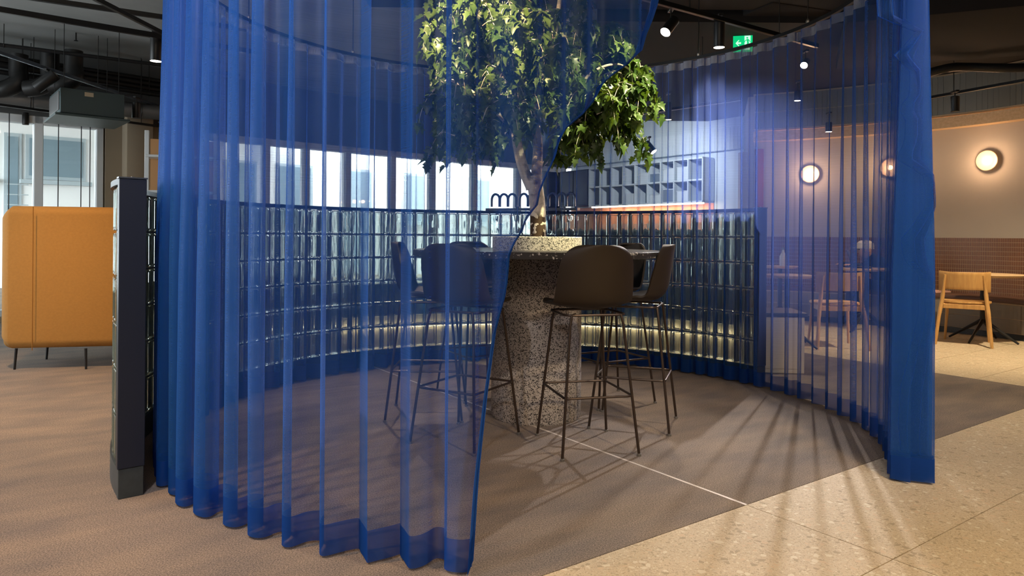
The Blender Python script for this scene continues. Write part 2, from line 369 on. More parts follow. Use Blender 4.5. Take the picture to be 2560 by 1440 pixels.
M['wood'] = mat_wood('oak', (.50, .27, .085, 1), (.66, .39, .14, 1))
M['wood_top'] = mat_wood('oak_top', (.56, .38, .20, 1), (.68, .48, .28, 1), axis=0)
M['tile_brown'] = mat('tile_brown', (.155, .062, .028, 1), .35, noise_scale=3, amount=.3)
M['tile_taupe'] = mat('tile_taupe', (.20, .165, .125, 1), .4, noise_scale=2, amount=.12)
M['tile_grey'] = mat('tile_grey', (.15, .155, .14, 1), .35, noise_scale=2, amount=.1)
M['grout_tan'] = mat('grout_tan', (.42, .32, .21, 1), .9)
M['leather'] = mat('leather_brown', (.10, .05, .035, 1), .5, noise_scale=5)
M['leather_navy'] = mat('leather_navy', (.012, .022, .055, 1), .5)
M['cream'] = mat('cream_panel', (.66, .56, .40, 1), .7)
M['led'] = mat('led_strip', (1, .9, .7, 1), .5, emit=(1, .82, .56, 1), estr=22)
M['led_cove'] = mat('led_cove', (1, .9, .7, 1), .5, emit=(1, .55, .25, 1), estr=9)
M['copper'] = mat('copper_panel', (.62, .27, .16, 1), .5, metal=.2)
M['shelf_white'] = mat('shelf_white', (.56, .64, .70, 1), .5)
M['shelf_back'] = mat('shelf_back', (.16, .21, .28, 1), .6)
M['shelf_orange'] = mat('shelf_orange', (.62, .33, .14, 1), .6)
M['kitchen_dark'] = mat('kitchen_dark', (.018, .03, .06, 1), .5)
M['white'] = mat('white_plastic', (.65, .63, .58, 1), .5)
M['red_paint'] = mat('red_paint', (.22, .035, .022, 1), .5)
M['lens'] = mat('lamp_lens', (1, .9, .8, 1), .4, emit=(1, .80, .60, 1), estr=28)
M['lens_cool'] = mat('lamp_lens_white', (1, .9, .9, 1), .4, emit=(1, .88, .85, 1), estr=28)
M['bulb'] = mat('sconce_bulb', (1, .8, .6, 1), .4, emit=(1, .62, .30, 1), estr=22)
M['opal'] = mat('sconce_glass', (.45, .33, .22, 1), .3, emit=(1, .50, .22, 1), estr=.35)
M['bark'] = mat_bark()
M['leaf'] = mat_leaf('leaf', (.026, .058, .015, 1), (.090, .145, .030, 1))
M['soil'] = mat('soil', (.04, .025, .015, 1), .95, noise_scale=60, amount=.5, bump=.8, bump_scale=80)
M['sign_green'] = mat('sign_green', (0, .25, .1, 1), .5, emit=(.0, .42, .14, 1), estr=.95)
M['sign_white'] = mat('sign_white', (.7, .9, .8, 1), .5, emit=(.50, .90, .62, 1), estr=.8)
M['sign_light'] = mat('sign_light', (.9, 1, 1, 1), .5, emit=(.7, 1, .92, 1), estr=1.6)
M['tube_blue'] = mat('sign_tube', (.13, .18, .30, 1), .2, metal=.5)
M['glassware'] = mat_pane('glassware', (.8, .88, .92, 1))
M['skin'] = mat('skin', (.45, .26, .18, 1), .6)
M['cap'] = mat('cap_cloth', (.65, .60, .54, 1), .9)
M['jacket'] = mat('jacket', (.012, .022, .07, 1), .85)
M['trousers'] = mat('trousers', (.02, .022, .03, 1), .9)
M['pink_paper'] = mat('pink_paper', (.60, .35, .28, 1), .8)
M['seam_metal'] = mat('seam_metal', (.60, .54, .48, 1), .45, metal=.15)
M['label_paper'] = mat('label_paper', (.55, .45, .32, 1), .8)
M['rubber'] = mat('laptop_black', (.015, .015, .018, 1), .4)

# ------------------------------------------------------------------ floor
GA = math.radians(35.5)
UX, UY = math.cos(GA), math.sin(GA); NX, NY = -UY, UX        # floor grid axes
def gp(u, n): return (u*UX+n*NX, u*UY+n*NY)
c1, c2, useam = 1.82, 6.30, 2.51
floor = struct(MB().prism([(-14, -5), (12, -5), (12, 20), (-14, 20)], -.08, -.0065).build('floor', M['grout']))
def in_grid(poly, name, m, z0=-.006, z1=0, bev=0):
    return MB().prism([gp(*p) for p in poly], z0, z1).build(name, m, floor)
in_grid([(-12, c1+.002), (useam-.007, c1+.002), (useam-.007, 20), (-12, 20)], 'carpet_sheet', M['carpet'])
in_grid([(useam+.007, c1+.002), (c2-.002, c1+.002), (c2-.002, 20), (useam+.007, 20)], 'carpet_sheet', M['carpet'])
in_grid([(useam-.007, c1), (useam+.007, c1), (useam+.007, 14), (useam-.007, 14)], 'seam_strip', M['seam_metal'], -.006, .0012)
tb = MB(); g = .0022
tb.prism([(p[0]*1, p[1]*1) for p in [gp(g, g), gp(1.2-g, g), gp(1.2-g, .6-g), gp(g, .6-g)]], -.006, 0)
tile_me = tb.mesh('floor_tile', M['terrazzo_floor'])
def put_tile(u, n):
    x, y = gp(u, n); o = link('floor_tile', tile_me, floor, (x, y, 0))
for i in range(-4, 4):
    for j in range(1, 6):
        u0 = useam+1.2*i; n0 = c1-.6*j
        if u0+1.2 > c2+1: continue
        put_tile(u0, n0)
for i in range(0, 4):
    for j in range(-8, 12):
        u0 = c2+1.2*i+.0; n0 = c1-.6*1+.6*j
        x, y = gp(u0+.6, n0+.3)
        if x > 7.2 or y > 16 or y < 0: continue
        if n0 < c1-.01 and u0 < 2.51+1.2*4-.1: u0 = u0
        put_tile(u0, n0)

# ------------------------------------------------------------------ walls, windows
A1 = math.radians(41); D1 = Vector((math.cos(A1), math.sin(A1), 0)); N1 = Vector((-math.sin(A1), math.cos(A1), 0))
P1 = Vector((-5.47, 9.47, 0)); A2 = math.radians(-52.7); D2 = Vector((math.cos(A2), math.sin(A2), 0)); N2 = Vector((-math.sin(A2), math.cos(A2), 0))
P2 = Vector((1.28, 15.37, 0))
def line_t(P, D, px, off=None):
    """distance along a wall line at which image column px meets it"""
    u = ray(px, 590)[0]
    if off is not None: P = P+off
    return (u*P.y-P.x)/(D.x-u*D.y)
def wbox(mb, P, D, N, t0, t1, o0, o1, z0, z1):
    c = P+D*((t0+t1)/2)+N*((o0+o1)/2); ang = math.atan2(D.y, D.x)
    return mb.box((c.x, c.y, (z0+z1)/2), (abs(t1-t0), abs(o1-o0), z1-z0), Matrix.Rotation(ang, 3, 'Z'))
T0 = -4.2; T1 = (P2-P1).dot(D1)
WH = 2.60; CEIL = 3.45
tp = lambda px: line_t(P1, D1, px)
wb = MB(); wbox(wb, P1, D1, N1, T0, T1, 0, .25, WH, CEIL); struct(wb.build('wall_back', M['bulkhead'])); wb = MB(); wbox(wb, P1, D1, N1, T0, T1, 0, .25, 0, .06)
wbox(wb, P1, D1, N1, tp(262), tp(498), 0, .25, .06, WH)
struct(wb.build('wall_back', M['plaster_dark']))
def window(n, ta, tb_, mull, thin):
    w = MB()
    for t in mull: wbox(w, P1, D1, N1, t-.05, t+.05, .02, .18, .06, WH)
    wbox(w, P1, D1, N1, ta, tb_, .02, .18, WH-.10, WH); wbox(w, P1, D1, N1, ta, tb_, .02, .18, .06, .14)
    wbox(w, P1, D1, N1, ta, ta+.08, .02, .18, .06, WH); wbox(w, P1, D1, N1, tb_-.08, tb_, .02, .18, .06, WH)
    fr = struct(w.build('window_%d' % n, M['white_frame'], bevel=.006, seg=1))
    ed = [ta]+list(mull)+[tb_]
    for a, b in zip(ed[:-1], ed[1:]):
        wbox(MB(), P1, D1, N1, a+.05, b-.05, .09, .10, .12, WH-.08)
        q = MB(); wbox(q, P1, D1, N1, a+.05, b-.05, .09, .10, .12, WH-.08); q.build('pane', M['pane'], fr)
window(1, T0, tp(258), [tp(-130), tp(96)], 0)
m2 = [tp(x) for x in (585, 668, 768, 872, 985, 1085, 1190, 1300)]
window(2, tp(498), T1-.15, m2, 0)
for px, lab in ((20, 'thin blind cord hanging nearest the left picture edge at the window'), (143, 'thin blind cord just right of the white window mullion'), (200, 'thin blind cord in the middle of the right window pane by the mullion'), (222, 'thin blind cord nearest the tan pillar')):
    c = P1+D1*tp(px)+N1*(-.04); t = thing('blind_cord', lab, 'cord', (c.x, c.y, 0), 0, 'blind cords at the left window')
    MB().tube([(0, 0, .35), (0, 0, WH)], .006, 6).build('cord', M['dark_frame'], t); MB().lathe([(.012, .30), (.014, .35), (.004, .36)], n=8).build('weight', M['dark_frame'], t)
kc = MB(); wbox(kc, P1, D1, N1, tp(365)+.0, tp(372), -.02, .0, 0, WH); struct(kc.build('trim_1', M['dark_frame']))
pl = MB(); wbox(pl, P1, D1, N1, tp(303), tp(368), -.28, 0, 0, WH+.15); struct(pl.build('pillar_tan', M['plaster_dark'], bevel=.01))

# wall with the kitchen
LK = 4.65
wk = MB(); wbox(wk, P2, D2, N2, 0, LK, 0, .2, 0, CEIL); kw = struct(wk.build('wall_kitchen', M['shelf_white']))
# curved right wall
def catmull(P, n=14):
    out = []; P = [Vector(p) for p in P]; Q = [P[0]*2-P[1]]+P+[P[-1]*2-P[-2]]
    for i in range(1, len(Q)-2):
        for k in range(n):
            t = k/n; a, b, c, d = Q[i-1], Q[i], Q[i+1], Q[i+2]
            out.append(.5*((2*b)+(c-a)*t+(2*a-5*b+4*c-d)*t*t+(3*b-a-3*c+d)*t**3))
    out.append(P[-1]); return out
KEY = [(3.50, 10.22, 0), (4.10, 9.96, 0), (4.80, 9.52, 0), (5.40, 8.98, 0), (5.84, 8.36, 0), (6.12, 7.6, 0), (6.24, 6.5, 0), (6.26, 4.5, 0), (6.26, 2.6, 0)]
RP = catmull(KEY)
RS = [0]
for a, b in zip(RP[:-1], RP[1:]): RS.append(RS[-1]+(b-a).length)
RL = RS[-1]
def rw(s, off=0.):
    s = max(0, min(RL-1e-4, s))
    i = max(k for k in range(len(RS)-1) if RS[k] <= s)
    t = (s-RS[i])/(RS[i+1]-RS[i]); p = RP[i].lerp(RP[i+1], t)
    j0 = max(0, i-2); j1 = min(len(RP)-1, i+3); d = (RP[j1]-RP[j0]).normalized()
    n = Vector((d.y, -d.x, 0))           # into the wall is -n ... room side is +n reversed
    return p-n*(-off), d, n
# room side: n points right-hand of travel; travel goes right/near, so the room is on the right-hand side
def wstrip(mb, s0, s1, o0, o1, z0, z1, step=.12):
    k = max(2, int((s1-s0)/step)+1); ring = []
    for i in range(k+1):
        s = s0+(s1-s0)*i/k; p, d, n = rw(s); ring.append((p+n*o0, p+n*o1))
    b = len(mb.v)
    for a, c in ring: mb.v += [(a.x, a.y, z0), (c.x, c.y, z0), (c.x, c.y, z1), (a.x, a.y, z1)]
    for i in range(k):
        q = b+i*4; r = q+4
        for e in range(4): f = (e+1) % 4; mb.f.append((q+e, q+f, r+f, r+e))
    mb.f.append((b, b+3, b+2, b+1)); e = b+k*4; mb.f.append((e, e+1, e+2, e+3)); return mb
wr = MB(); wstrip(wr, 0, RL, -.15, 0, 0, CEIL); wall_r = struct(wr.build('wall_right', M['plaster'], smooth=True))
re = MB(); re.bar((3.52, 10.30, CEIL/2), (4.1, 12.3, CEIL/2), .15, CEIL); struct(re.build('wall_side', M['plaster']))
co = MB(); wstrip(co, 0, RL, 0, .16, 2.50, 2.635); struct(co.build('trim_2', M['wood_top'], smooth=True))
cl = MB(); wstrip(cl, .05, RL, .012, .03, 2.637, 2.647); o = cl.build('cove_light', M['led_cove']); tag(o, 'thin warm light strip lying on the wooden cove of the curved right wall', 'light strip')
# upper band of vertical tiles
bandz = [(2.665, 2.905), (2.91, 3.15)]
bb = MB(); wstrip(bb, 0, RL, 0, .155, 2.65, 3.17); band_r = struct(bb.build('wall_upper', M['grout_tan'], smooth=True))
def tile_shared(w, h, t, name, m):
    mb = MB(); mb.box((0, 0, 0), (w, t, h)); return mb.mesh(name, m)
tu = tile_shared(.060, .235, .008, 'tile', M['tile_grey'])
def place_tile(me, s, off, z, parent, ang=None):
    p, d, n = rw(s); q = p+n*off; o = link('tile', me, parent, (q.x, q.y, z)); o.rotation_euler = (0, 0, math.atan2(d.y, d.x)); return o
ntile = 0; s = .05
while s < 5.2:
    for z0, z1 in bandz:
        place_tile(tu, s, .158, (z0+z1)/2, band_r); ntile += 1
    s += .065
# wainscot of small brown tiles (too small to pick apart: joined)
wg = MB(); wstrip(wg, 0, RL, 0, .012, .40, 1.13); wain = struct(wg.build('wall_lower', M['grout_tan'], smooth=True))
wt = MB(); s = .02
while s < 5.6:
    p, d, n = rw(s); R = Matrix.Rotation(math.atan2(d.y, d.x), 3, 'Z')
    for r in range(13):
        q = p+n*.0125; wt.box((q.x, q.y, .455+r*.0545), (.0195, .006, .049), R)
    s += .0245
o = wt.build('tile', M['tile_brown'], wain); o['kind'] = 'stuff'
bs = MB(); wstrip(bs, 0, RL, 0, .03, 0, .06); struct(bs.build('baseboard_right', M['dark_frame']))
tk = MB(); wbox(tk, P2, D2, N2, 0, LK, -.10, 0, 2.62, 3.0); band_k = struct(tk.build('wall_soffit', M['shelf_white']))
me_k = tile_shared(.07, .18, .008, 'tile', M['shelf_white'])
for i in range(58):
    for z in (2.715, 2.905):
        c = P2+D2*(.05+i*.078)+N2*(-.103); o = link('tile', me_k, band_k, (c.x, c.y, z)); o.rotation_euler = (0, 0, A2)
# far side and the walls behind the camera, closing the room
q = MB(); q.box((-8.2, 2, CEIL/2), (.2, 12, CEIL)); struct(q.build('wall_left', M['plain']))
q = MB(); q.box((-1, -4, CEIL/2), (16, .2, CEIL)); struct(q.build('wall_front', M['plain']))
q = MB(); q.box((6.6, -.7, CEIL/2), (.2, 6.8, CEIL)); struct(q.build('wall_side', M['plain']))
# ceiling
cc = MB(); cc.prism([(-11, -5), (9, -5), (9, 17.5), (-11, 17.5)], CEIL, CEIL+.3); ceil = struct(cc.build('ceiling', M['concrete']))
for nm, poly, z0, z1 in [('ceiling_panel', [(-1.35, -4), (6.0, -4), (6.0, 6.6), (-1.35, 6.6)], 3.25, 3.42), ('ceiling_panel', [(.8, 6.75), (6.8, 6.75), (6.8, 12.5), (1.5, 12.5)], 3.18, 3.38)]:  # these broad black sheets paint the unlit part of the ceiling dark
    q = MB(); q.prism(poly, z0, z1); q.build(nm, M['black_ceiling'], ceil)
q = MB(); q.box((4.55, 6.35, 3.04), (2.9, 1.8, .14), Matrix.Rotation(math.radians(-22), 3, 'Z')); q.build('ceiling_panel', M['black_ceiling'], ceil, bevel=.01)

# ------------------------------------------------------------------ building across the street
bd = thing('building', 'white plastered building across the street behind the big windows', 'building', (0, 0, 0))
F0 = P1+N1*6.5
fb = MB(); wbox(fb, F0, D1, N1, -14, 22, 0, .5, -3, 12); fb.build('wall', M['facade'], bd)
def facade_window(t0, t1, z0, z1, m='facade_win'):
    w = MB(); wbox(w, F0, D1, N1, t0, t1, -.03, 0, z0, z1); f = w.build('window', M['facade_grey'], bd)
    k = max(1, int((t1-t0)/1.1)); dt = (t1-t0)/k
    for i in range(k):
        q = MB(); wbox(q, F0, D1, N1, t0+i*dt+.06, t0+(i+1)*dt-.06, -.045, -.03, z0+.07, z1-.07); q.build('pane', M[m], f)
    s_ = MB(); wbox(s_, F0, D1, N1, t0-.1, t1+.1, -.16, 0, z0-.10, z0-.02); s_.build('sill', M['facade_grey'], f)
ft = lambda px: line_t(F0, D1, px)
facade_window(ft(8), ft(52), -.6, 3.1); facade_window(ft(62), ft(212), 2.2, 3.1)
facade_window(ft(-120), ft(-30), 2.2, 3.1); facade_window(ft(-60), ft(45), 4.1, 5.0, 'facade_grey')
for a, b in ((560, 640), (690, 780), (860, 930), (1010, 1060), (1170, 1240), (1330, 1400)):
    facade_window(ft(a), ft(b), 1.5 if a != 860 else .2, 2.9)
q = MB()
for z in (1.25, 1.45, 1.65, 1.85, 2.05): q = MB(); wbox(q, F0, D1, N1, ft(5), ft(62), -.5, -.48, z-.01, z+.01); q.build('balcony_rail', M['facade_grey'], bd)
q = MB(); wbox(q, F0, D1, N1, ft(5), ft(62), -.55, -.0, 1.0, 1.1); q.build('balcony_slab', M['facade_grey'], bd)
gr = MB(); gr.prism([(-26, 4), (-9, 4), (6, 17.5), (4, 30), (-26, 30)], -.6, -.5); gr2 = struct(gr.build('ground', M['facade']))

# ------------------------------------------------------------------ glass block partition
CW = Vector((.060, 4.350, 0)); RI = 2.118; TH = .080; RM = RI+TH/2
root = thing('glass_block_partition', 'waist-high curved wall of clear glass blocks with navy steel ends around the round table', 'partition', (CW.x, CW.y, 0))
a_post = math.atan2(at_floor(330, 1165, .12).y-CW.y, at_floor(330, 1165, .12).x-CW.x) % (2*PI)
a_end = math.radians(31.0)
def ringstrip(mb, r0, r1, a0, a1, z0, z1, n=96):
    b = len(mb.v)
    for i in range(n+1):
        a = a0+(a1-a0)*i/n; c, s_ = math.cos(a), math.sin(a)
        mb.v += [(r0*c, r0*s_, z0), (r1*c, r1*s_, z0), (r1*c, r1*s_, z1), (r0*c, r0*s_, z1)]
    for i in range(n):
        q = b+i*4; r = q+4
        for e in range(4): f = (e+1) % 4; mb.f.append((q+e, q+f, r+f, r+e))
    mb.f.append((b, b+3, b+2, b+1)); e = b+n*4; mb.f.append((e, e+1, e+2, e+3)); return mb
ncol = round((a_post-a_end)*RM/.1); da = (a_post-a_end)/ncol
ringstrip(MB(), RI-.005, RI+TH+.005, a_end, a_post, .0, .12).build('plinth', M['plinth'], root, smooth=True)
ringstrip(MB(), RI-.010, RI+TH+.010, a_end-.01, a_post+.0, 1.32, 1.345).build('cap_rail', M['navy_steel'], root, smooth=True)
def block_mesh():
    W, H, D = .0890, .1890, TH
    bm = bmesh.new(); bmesh.ops.create_cube(bm, size=1)
    bmesh.ops.scale(bm, vec=(W, D, H), verts=bm.verts)
    fs = [f for f in bm.faces if abs(f.normal.y) > .9]
    r = bmesh.ops.inset_individual(bm, faces=fs, thickness=.009, depth=-.004)
    bmesh.ops.bevel(bm, geom=[e for e in bm.edges if e.calc_face_angle() > .7 and max(abs(v.co.x) for v in e.verts) > W/2-.001], offset=.0035, segments=1, affect='EDGES')
    n0 = len(bm.faces)
    q = bmesh.ops.create_cube(bm, size=1); vs = q['verts']
    bmesh.ops.scale(bm, vec=(W-.017, D-.022, H-.019), verts=vs)
    fi = list({f for v in vs for f in v.link_faces}); 
    bmesh.ops.bevel(bm, geom=list({e for v in vs for e in v.link_edges}), offset=.007, segments=2, affect='EDGES')
    bm.faces.ensure_lookup_table()
    # cavity faces look into the hollow
    seen = {f for f in bm.faces if all(abs(v.co.x) <= (W-.016)/2 and abs(v.co.z) <= (H-.018)/2 and abs(v.co.y) <= (D-.021)/2 for v in f.verts)}
    bmesh.ops.reverse_faces(bm, faces=list(seen))
    me = bpy.data.meshes.new('glass_block'); bm.to_mesh(me); bm.free(); me.materials.append(M['glass']); return me
gb = block_mesh()
jm = MB(); stuff = MB()
solo_cols = set(range(0, 45)) | set(range(ncol-5, ncol))
gv = [v.co.copy() for v in gb.vertices]; gf = [tuple(p.vertices) for p in gb.polygons]
for i in range(ncol):
    a = a_end+da*(i+.5); rot = a-PI/2
    for r in range(6):
        z = .12+.2*(r+.5); loc = (RM*math.cos(a), RM*math.sin(a), z)
        if i in solo_cols:
            o = link('glass_block', gb, root, loc); o.rotation_euler = (0, 0, rot)
        else:
            R = Matrix.Rotation(rot, 3, 'Z'); stuff.add([R @ v+Vector(loc) for v in gv], gf)
stu = link('glass_block', stuff.mesh('glass_block_far', M['glass']), root); stu['kind'] = 'stuff'
for i in range(1, ncol):
    a = a_end+da*i; R = Matrix.Rotation(a, 3, 'Z'); jm.box((RM*math.cos(a), RM*math.sin(a), .72), (TH-.030, .0105, 1.2), R)
for r in range(1, 6): ringstrip(jm, RI+.015, RI+TH-.015, a_end, a_post, .12+.2*r-.0053, .12+.2*r+.0053)
o = jm.build('joint', M['joint'], root); o['kind'] = 'stuff'
for a, lab in ((a_post, 1), (a_end, 0)):
    R = Matrix.Rotation(a, 3, 'Z'); s_ = 1 if lab else -1
    off = Vector((-math.sin(a), math.cos(a), 0))*s_
    c = Vector((RM*math.cos(a), RM*math.sin(a), 0))+off*.022
    MB().box((c.x, c.y, .735), (TH+.024, .040, 1.22), R).build('end_post', M['navy_steel'], root, bevel=.003, seg=1)
    MB().box((c.x, c.y, .0625), (TH+.016, .034, .125), R).build('post_foot', M['plinth'], root, bevel=.002, seg=1)
    MB().box((c.x, c.y, 1.3475), (TH+.030, .046, .006), R).build('post_cap', M['cap_metal'], root)
    q = MB(); q.lathe([(.005, 0), (.005, .004)], c=(c.x-off.x*0, c.y, 1.3505), n=10); q.build('screw', M['glide'], root)

# curved bench behind the blocks with light strip below the seat
bench = thing('curved_bench', 'dark navy curved bench outside the glass block wall lit from underneath', 'bench', (CW.x, CW.y, 0))
ringstrip(MB(), RI+.42, RI+.95, math.radians(41), math.radians(128), .36, .47, 60).build('seat', M['leather_navy'], bench, bevel=.012)
ringstrip(MB(), RI+.36, RI+.44, math.radians(41), math.radians(128), .47, .66, 60).build('backrest', M['leather_navy'], bench, bevel=.012)
ringstrip(MB(), RI+.55, RI+.60, math.radians(41), math.radians(128), 0, .36, 60).build('front_panel', M['cream'], bench)
ringstrip(MB(), RI+.515, RI+.53, math.radians(41), math.radians(128), .235, .250, 60).build('light_strip', M['led'], bench)

# ------------------------------------------------------------------ curtains
CC = Vector((.100, 4.315, 0)); RC = 1.985
def folds(s0, s1, lam, lam_var, seed):
    r = random.Random(seed); edges = [s0]
    while edges[-1] < s1: edges.append(edges[-1]+lam*(1+r.uniform(-lam_var, lam_var)))
    return edges, [r.uniform(.75, 1.15) for _ in edges], [r.uniform(-.6, 1.2) for _ in edges]
def curtain_mesh(ang0, ang1, lam, A, B, seed, edge_fn=None, nz=26, z0=.012, z1=HT-.02, zs=None, per=22, lamvar=.22, Rbase=RC, flare=.0):
    """S-folded cloth hung on the round track from ang0 to ang1 (radians), arclength s measured from ang0"""
    L = abs(ang1-ang0)*Rbase; sg = 1 if ang1 > ang0 else -1
    E_, Am, Bm = folds(0, L, lam, lamvar, seed)
    if seed == 11:      # fuller, deeper folds where the cloth is pushed together on the left
        for i, e in enumerate(E_):
            if 2.9 < e < 4.5: Am[i] *= 1.28; Bm[i] = 1.35+.25*abs(Bm[i])
    zs = zs or [z0+(z1-z0)*k/(nz-1) for k in range(nz)]
    us = []
    for i in range(len(E_)-1):
        for k in range(per): us.append((i, k/per))
    us.append((len(E_)-2, 1.0)); v = []; cols = len(us)
    rr = random.Random(seed+5); ph = [rr.uniform(0, 6.28) for _ in E_]
    for z in zs:
        hz = z/HT; lim = edge_fn(z) if edge_fn else 1e9
        for i, t in us:
            w = E_[i+1]-E_[i]; j = min(i+1, len(Am)-1)
            am = Am[i]*(1-t)+Am[j]*t; bmv = Bm[i]*(1-t)+Bm[j]*t
            top = .55+.45*min(1, (1-hz)*1.6)            # folds open out below the header
            amp = A*am*top*(1+flare*(1-hz)); tt = t
            s = E_[i]+w*t; f = 2*PI*t
            s += -B*bmv*(w/lam)*math.sin(2*f)*(1.0+.3*math.sin(2.2*hz+ph[i]))-.012*math.sin(1.7*hz+ph[i])*math.sin(f/2)**2
            rad = Rbase+amp*math.sin(f)+.010*math.sin(3*hz+ph[i])*math.sin(f/2)**2
            if s > lim: s = lim+.0*(s-lim)
            a = ang0+sg*s/Rbase
            v.append((CC.x+rad*math.cos(a), CC.y+rad*math.sin(a), z))
    f = []
    for r in range(len(zs)-1):
        for c in range(cols-1):
            a = r*cols+c; p = [a, a+1, a+cols+1, a+cols]
            P0, P1_, P2_, P3 = (v[i] for i in p)
            if edge_fn and (abs(P0[0]-P1_[0])+abs(P0[1]-P1_[1]) < 1e-7) and (abs(P2_[0]-P3[0])+abs(P2_[1]-P3[1]) < 1e-7): continue
            f.append(tuple(p))
    return v, f
def cloth(name, vf, m, parent):
    mb = MB(); mb.add(*vf); me = mb.mesh(name, m, True)
    bm = bmesh.new(); bm.from_mesh(me); bmesh.ops.delete(bm, geom=[x for x in bm.verts if not x.link_faces], context='VERTS')
    bmesh.ops.remove_doubles(bm, verts=bm.verts, dist=1e-6); bm.to_mesh(me); bm.free()
    me.polygons.foreach_set('use_smooth', [True]*len(me.polygons)); return link(name, me, parent)

# left curtain: from the back of the ring (100 deg) round the left to the front
ANG_B = math.radians(98.9); ANG_F = math.radians(287)
# free edge: world X of the edge at each height
EK = [(0.0, -.130), (.3, -.112), (.57, -.085), (.80, -.055), (.93, -.020), (1.05, -.010), (1.16, .040), (1.23, .085), (1.43, .150), (1.58, .270), (1.76, .430), (1.90, .475), (2.575, .560)]
def edge_x(z):
    for (a, xa), (b, xb) in zip(EK[:-1], EK[1:]):
        if z <= b: t = (z-a)/(b-a); t = t*t*(3-2*t) if 1.0 < z < 1.8 else t; return xa+(xb-xa)*t
    return EK[-1][1]
def edge_s(z):
    x = edge_x(z); a = 2*PI-math.acos(max(-1, min(1, (x-CC.x)/RC))); return (a-ANG_B)*RC
left = thing('sheer_curtain', 'long sheer blue curtain wrapping the left side, its free edge swept back before the table', 'curtain')
zz = [.118+(HT-.13)*k/47 for k in range(48)]
cloth('fabric', curtain_mesh(ANG_B, ANG_F, .158, .052, .0185, 11, edge_s, zs=zz, per=24), M['sheer'], left)
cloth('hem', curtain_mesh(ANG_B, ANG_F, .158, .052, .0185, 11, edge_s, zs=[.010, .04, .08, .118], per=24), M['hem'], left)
# rolled seam along the free edge
pts = []
for k in range(60):
    z = .012+(HT-.03)*k/59; a = ANG_B+edge_s(z)/RC; pts.append((CC.x+(RC-.004)*math.cos(a), CC.y+(RC-.004)*math.sin(a), z))
MB().tube(pts, .0034, 6).build('edge_seam', M['hem'], left, smooth=True)
cloth('header_tape', curtain_mesh(ANG_B, ANG_F, .158, .052, .0185, 11, edge_s, zs=[HT-.075, HT-.015], per=24, Rbase=RC), mat_sheer('header_tape', (.35, .38, .50, 1), .45, (1, 1, 1, 1), .25, (.35, .38, .5, 1)), left)

# right curtain: from the back round the right side, gathered into a bundle at its front edge
ANG_R0 = math.radians(96.5); ANG_R1 = math.radians(-22)
right = thing('sheer_curtain', 'sheer blue curtain along the right side, gathered into a thick bundle with a twisted edge', 'curtain')
vf = curtain_mesh(ANG_R0, ANG_R1, .145, .036, .0125, 23, None, zs=[.118+(HT-.13)*k/9 for k in range(10)], per=22); cloth('fabric', vf, M['sheer'], right)
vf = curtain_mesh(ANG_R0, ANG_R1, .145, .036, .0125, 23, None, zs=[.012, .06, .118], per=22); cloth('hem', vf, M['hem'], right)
vf = curtain_mesh(ANG_R0, ANG_R1, .145, .036, .0125, 23, None, zs=[HT-.075, HT-.015], per=22); cloth('header_tape', vf, bpy.data.materials['header_tape'], right)
# the bundle: tight deep folds
BA0 = math.radians(-21.5); BA1 = math.radians(-32.5)
def bundle(zs, seed): return curtain_mesh(BA0, BA1, .062, .080, .010, seed, None, zs=zs, per=20, lamvar=.4, Rbase=RC+.065, flare=.15)
cloth('gathered_fabric', bundle([.118+(HT-.13)*k/15 for k in range(16)], 31), M['sheer'], right)
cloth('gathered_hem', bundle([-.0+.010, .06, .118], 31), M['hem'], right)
# loose leading panel, its edge twisting down the front of the bundle
panel = []; rows = 70; colsn = 40
bc = at_floor(2285, 1180); 
def pan_l(y):      # image column of the loose edge by image row, converted below at the bundle's depth
    K = [(-400, 2185), (0, 2186), (50, 2188), (62, 2290), (110, 2250), (145, 2212), (160, 2262), (230, 2270), (268, 2243), (278, 2268), (340, 2272), (388, 2250), (402, 2276), (440, 2330), (465, 2342), (490, 2328), (560, 2285), (590, 2262), (640, 2275), (700, 2335), (760, 2325), (860, 2288), (965, 2262), (1060, 2262), (1180, 2272)]
    for (a, xa), (b, xb) in zip(K[:-1], K[1:]):
        if y <= b: return xa+(xb-xa)*(y-a)/(b-a)
    return K[-1][1]
pv = []; pf = []; Zb = bc.y-.11
for r in range(rows):
    z = .02+(HT-.05)*r/(rows-1); py = 590+(EYE-z)/Zb*FOC
    xl = (min(2318, pan_l(py))-1280)/FOC*Zb; xr_ = (2328-1280)/FOC*Zb
    for c in range(colsn):
        t = c/(colsn-1); x = xl+(xr_-xl)*t
        pv.append((x, Zb+.03*math.sin(5*t+z*2.1)+.022*math.sin(19*t+1.5*math.sin(z*1.3))+.02*math.sin(z*9)*(1-t)+.05*(t**3), z))
for r in range(rows-1):
    for c in range(colsn-1): a = r*colsn+c; pf.append((a, a+1, a+colsn+1, a+colsn))
cloth('leading_edge', (pv, pf), M['sheer'], right)
MB().tube([pv[r*colsn] for r in range(rows)], .0016, 6).build('edge_seam', M['hem'], right, smooth=True)

# track ring and its hangers
tr_ = thing('curtain_track', 'round black curtain rail hanging above the glass block ring', 'curtain rail', (CC.x, CC.y, 0))
ringstrip(MB(), RC-.012, RC+.012, 0, 2*PI, HT-.010, HT+.014, 128).build('rail', M['black'], tr_)
for k in range(12):
    a = math.radians(15+30*k); x, y = RC*math.cos(a), RC*math.sin(a)
    MB().tube([(x, y, HT+.012), (x, y, 3.43 if (x < -1.5 or y > 2.35) else 3.26)], .004, 8).build('hanger_rod', M['track'], tr_)
    MB().lathe([(.011, 0), (.013, .02), (.006, .035)], c=(x, y, HT+.010), n=12).build('rod_clamp', M['glide'], tr_)

